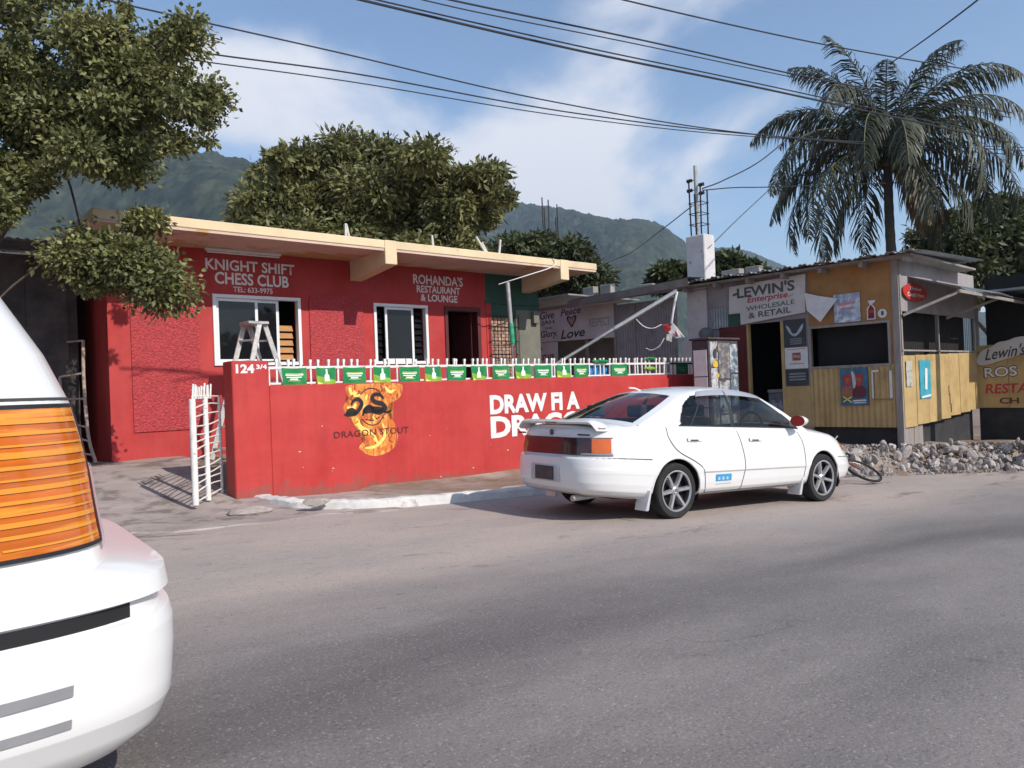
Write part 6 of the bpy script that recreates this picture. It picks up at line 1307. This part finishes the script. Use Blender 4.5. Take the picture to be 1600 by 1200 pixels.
o0 = px(128, 722, 11.9); M_rl = mat('rusty_pale_steel', (.42, .32, .27), .8, var=.3, scale=10); Lr = [(88, 536, 12.3), (94, 600, 12.2), (104, 670, 12.0), (112, 724, 11.8)]; Rr = [(130, 532, 12.3), (131, 595, 12.2), (138, 680, 12.0), (150, 724, 11.8)]
for Q in (Lr, Rr): b = MB(); b.tube([p - o0 for p in spline([px(*q) for q in Q], 6)], .026, 8); b.build('ladder_rail', M_rl, ld, smooth=True)
SL, SR = spline([px(*q) for q in Lr], 6), spline([px(*q) for q in Rr], 6)
for k in (0, 5, 8, 11, 13, 16): b = MB(); b.tube([SL[k] - o0, SR[k] - o0], .016, 6); b.build('rung', M_rl, ld)

# ================================================================== passing white minibus, its nose at the left edge
VX, VY = .55, 3.22
van = thing('white_minibus', 'white minibus passing close at the left edge with orange corner lamp', 'van', Matrix.Translation((VX, VY, road_z(VX))))
M_van = mat('white_van_paint', (.78, .77, .76), .3, var=.02, scale=2, coat=.5)
VR = [(0.22, 0.8, 0.1), (0.28, 0.86, 0.03), (0.36, 0.9, 0.0), (0.5, 0.905, -0.01), (0.58, 0.905, -0.01), (0.62, 0.905, 0.0), (0.625, 0.895, 0.03), (0.675, 0.895, 0.03), (0.68, 0.905, 0.0), (0.74, 0.905, 0.01), (0.765, 0.895, 0.095), (0.78, 0.885, 0.175), (0.9, 0.882, 0.195), (1.1, 0.88, 0.22), (1.25, 0.875, 0.255), (1.4, 0.86, 0.32), (1.6, 0.835, 0.44), (1.78, 0.8, 0.57), (1.9, 0.75, 0.7), (1.95, 0.66, 0.88), (1.98, 0.45, 1.2)]
VA = np.array(VR)
def van_row(z):
    W, df = float(np.interp(z, VA[:, 0], VA[:, 1])), float(np.interp(z, VA[:, 0], VA[:, 2])); a0, a1 = -4.6 + df * .3, -df; cx, a = (a0 + a1) / 2, (a1 - a0) / 2; n = 7.0
    ph = np.linspace(PI, 2 * PI, 3000); c, s_ = np.cos(ph), np.sin(ph); x = cx + a * np.sign(c) * np.abs(c) ** (2 / n); y = W * np.sign(s_) * np.abs(s_) ** (2 / n)
    L_ = np.concatenate([[0], np.cumsum(np.hypot(np.diff(x), np.diff(y)))]); t = np.linspace(0, L_[-1], 201); return np.interp(t, L_, x), np.interp(t, L_, y)
VC = {}
def VP(u, z, out=0.):
    k = round(z, 4)
    if k not in VC: VC[k] = van_row(z)
    x, y = VC[k]; t = u * 200; i = min(int(t), 199); f = t - i; p = np.array([x[i] + (x[i + 1] - x[i]) * f, y[i] + (y[i + 1] - y[i]) * f]); tn = np.array([x[min(i + 2, 200)] - x[max(i - 1, 0)], y[min(i + 2, 200)] - y[max(i - 1, 0)]]); nn_ = np.array([tn[1], -tn[0]]) / (np.linalg.norm(tn) + 1e-9); return Vector((p[0] + nn_[0] * out, p[1] + nn_[1] * out, z))
zs = sorted(set([r_[0] for r_ in VR] + seq(.3, 1.95, 30)))
b = MB(); rows = []
for z in zs:
    x, y = van_row(z); rows.append([(x[i], y[i], z) for i in range(201)] + [(x[i], -y[i], z) for i in range(199, 0, -1)])
b.grid(rows, True); b.add(rows[-1], [tuple(range(400))]); b.add(rows[0], [tuple(range(400))]); b.build('body', M_van, van, smooth=True)
def vpatch(name, u0, u1, z0, z1, m, out=.008, both=True, nu=20, nz=8, parent=van):
    rows = [[VP(u, z, out) for u in seq(u0, u1, nu)] for z in seq(z0, z1, nz)]
    if u1 >= .999: rows = [r_ + [Vector((p.x, -p.y, p.z)) for p in reversed(r_[:-1])] for r_ in rows]; both = False
    for sg in ((1, -1) if both else (1,)):
        b = MB(); b.grid([[(p.x, p.y * sg, p.z) for p in r_] for r_ in rows]); b.build(name, m, parent, smooth=True, fixn=False)
def vu(x, z=1.0): xx, yy = van_row(z); k = np.argmax(xx > x) if (xx > x).any() else 200; return k / 200
M_vgl = mat('van_glass', (.02, .024, .028), .05, spec=.6); M_vlamp = mat('orange_lamp_lens', (.52, .12, .014), .15, var=.25, scale=5, spec=.6, coat=.5, stretch=(.3, .3, 7), col2=(.70, .27, .03), cmix=(.48, .58), c2scale=4)
vpatch('windscreen', vu(-.40, 1.5) + .075, 1.0, 1.24, 1.82, M_vgl)
vpatch('side_window', vu(-1.75, 1.5), vu(-.80, 1.5), 1.18, 1.74, M_vgl); vpatch('side_window', vu(-3.0, 1.5), vu(-1.85, 1.5), 1.18, 1.74, M_vgl); vpatch('side_window', vu(-4.2, 1.5), vu(-3.1, 1.5), 1.18, 1.74, M_vgl)
ul = vu(-.52, 1.0)
for sg in (1, -1):
    rows = [[VP(u, z, .010) for u in seq(ul, ul + .058, 14)] for z in seq(.85, 1.24, 12)]; b = MB(); b.grid([[(p.x, p.y * sg, p.z) for p in r_] for r_ in rows]); lmp = b.build('indicator_lamp', M_vlamp, van, smooth=True, fixn=False)
    for k in range(12):
        z = .87 + k * .030; rows = [[VP(u, zz, .014) for u in seq(ul + .003, ul + .055, 10)] for zz in (z, z + .006 + .004 * (k % 3))]; b = MB(); b.grid([[(p.x, p.y * sg, p.z) for p in r_] for r_ in rows]); b.build('lens_rib', mat('amber_rib', (.72, .28, .04), .2, var=.05), lmp, fixn=False)
    rows = [[VP(u, z, .010) for u in seq(ul + .060, ul + .11, 10)] for z in seq(.82, 1.06, 6)]; b = MB(); b.grid([[(p.x, p.y * sg, p.z) for p in r_] for r_ in rows]); b.build('headlight', mat('lamp_glass', (.62, .64, .66), .1, spec=.7), van, smooth=True, fixn=False)
vpatch('bumper_slot', vu(-1.0, .65), vu(-.18, .65), .630, .672, M_trimk, .002, nz=2); vpatch('bumper_vent', vu(-.9, .5), vu(-.34, .5), .47, .50, mat('vent_grey', (.25, .25, .26), .5), .006, nz=2); vpatch('bumper_vent', vu(-.9, .5), vu(-.34, .5), .385, .41, mat('vent_grey', (.25, .25, .26), .5), .006, nz=2)
for sg in (1, -1):
    for z0_, z1_, u0_, u1_ in ((.838, .850, ul - .003, ul + .061), (1.240, 1.252, ul - .003, ul + .061), (.85, 1.24, ul - .004, ul), (.85, 1.24, ul + .058, ul + .062)):
        rows = [[VP(u, z, .011) for u in seq(u0_, u1_, 8)] for z in seq(z0_, z1_, 4)]; b = MB(); b.grid([[(p.x, p.y * sg, p.z) for p in r_] for r_ in rows]); b.build('lamp_surround', M_trimk, van, smooth=True, fixn=False)
vpatch('door_gap', vu(-.93, 1.0), vu(-.93, 1.0) + .0012, .80, 1.80, M_seam, .003, nu=1); vpatch('bonnet_gap', vu(-.50, 1.3), 1.0, 1.262, 1.270, M_seam, .003, nz=1)
vpatch('side_marker', vu(-.86, .9), vu(-.78, .9), .93, .98, M_amber, .010)
vpatch('grille', 1 - .055, 1.0, .82, 1.02, M_trimk)
for x in (-.95, -3.5):
    for sg in (1, -1): add_wheel(van, x, sg * .80, .31, sg, 1.02)
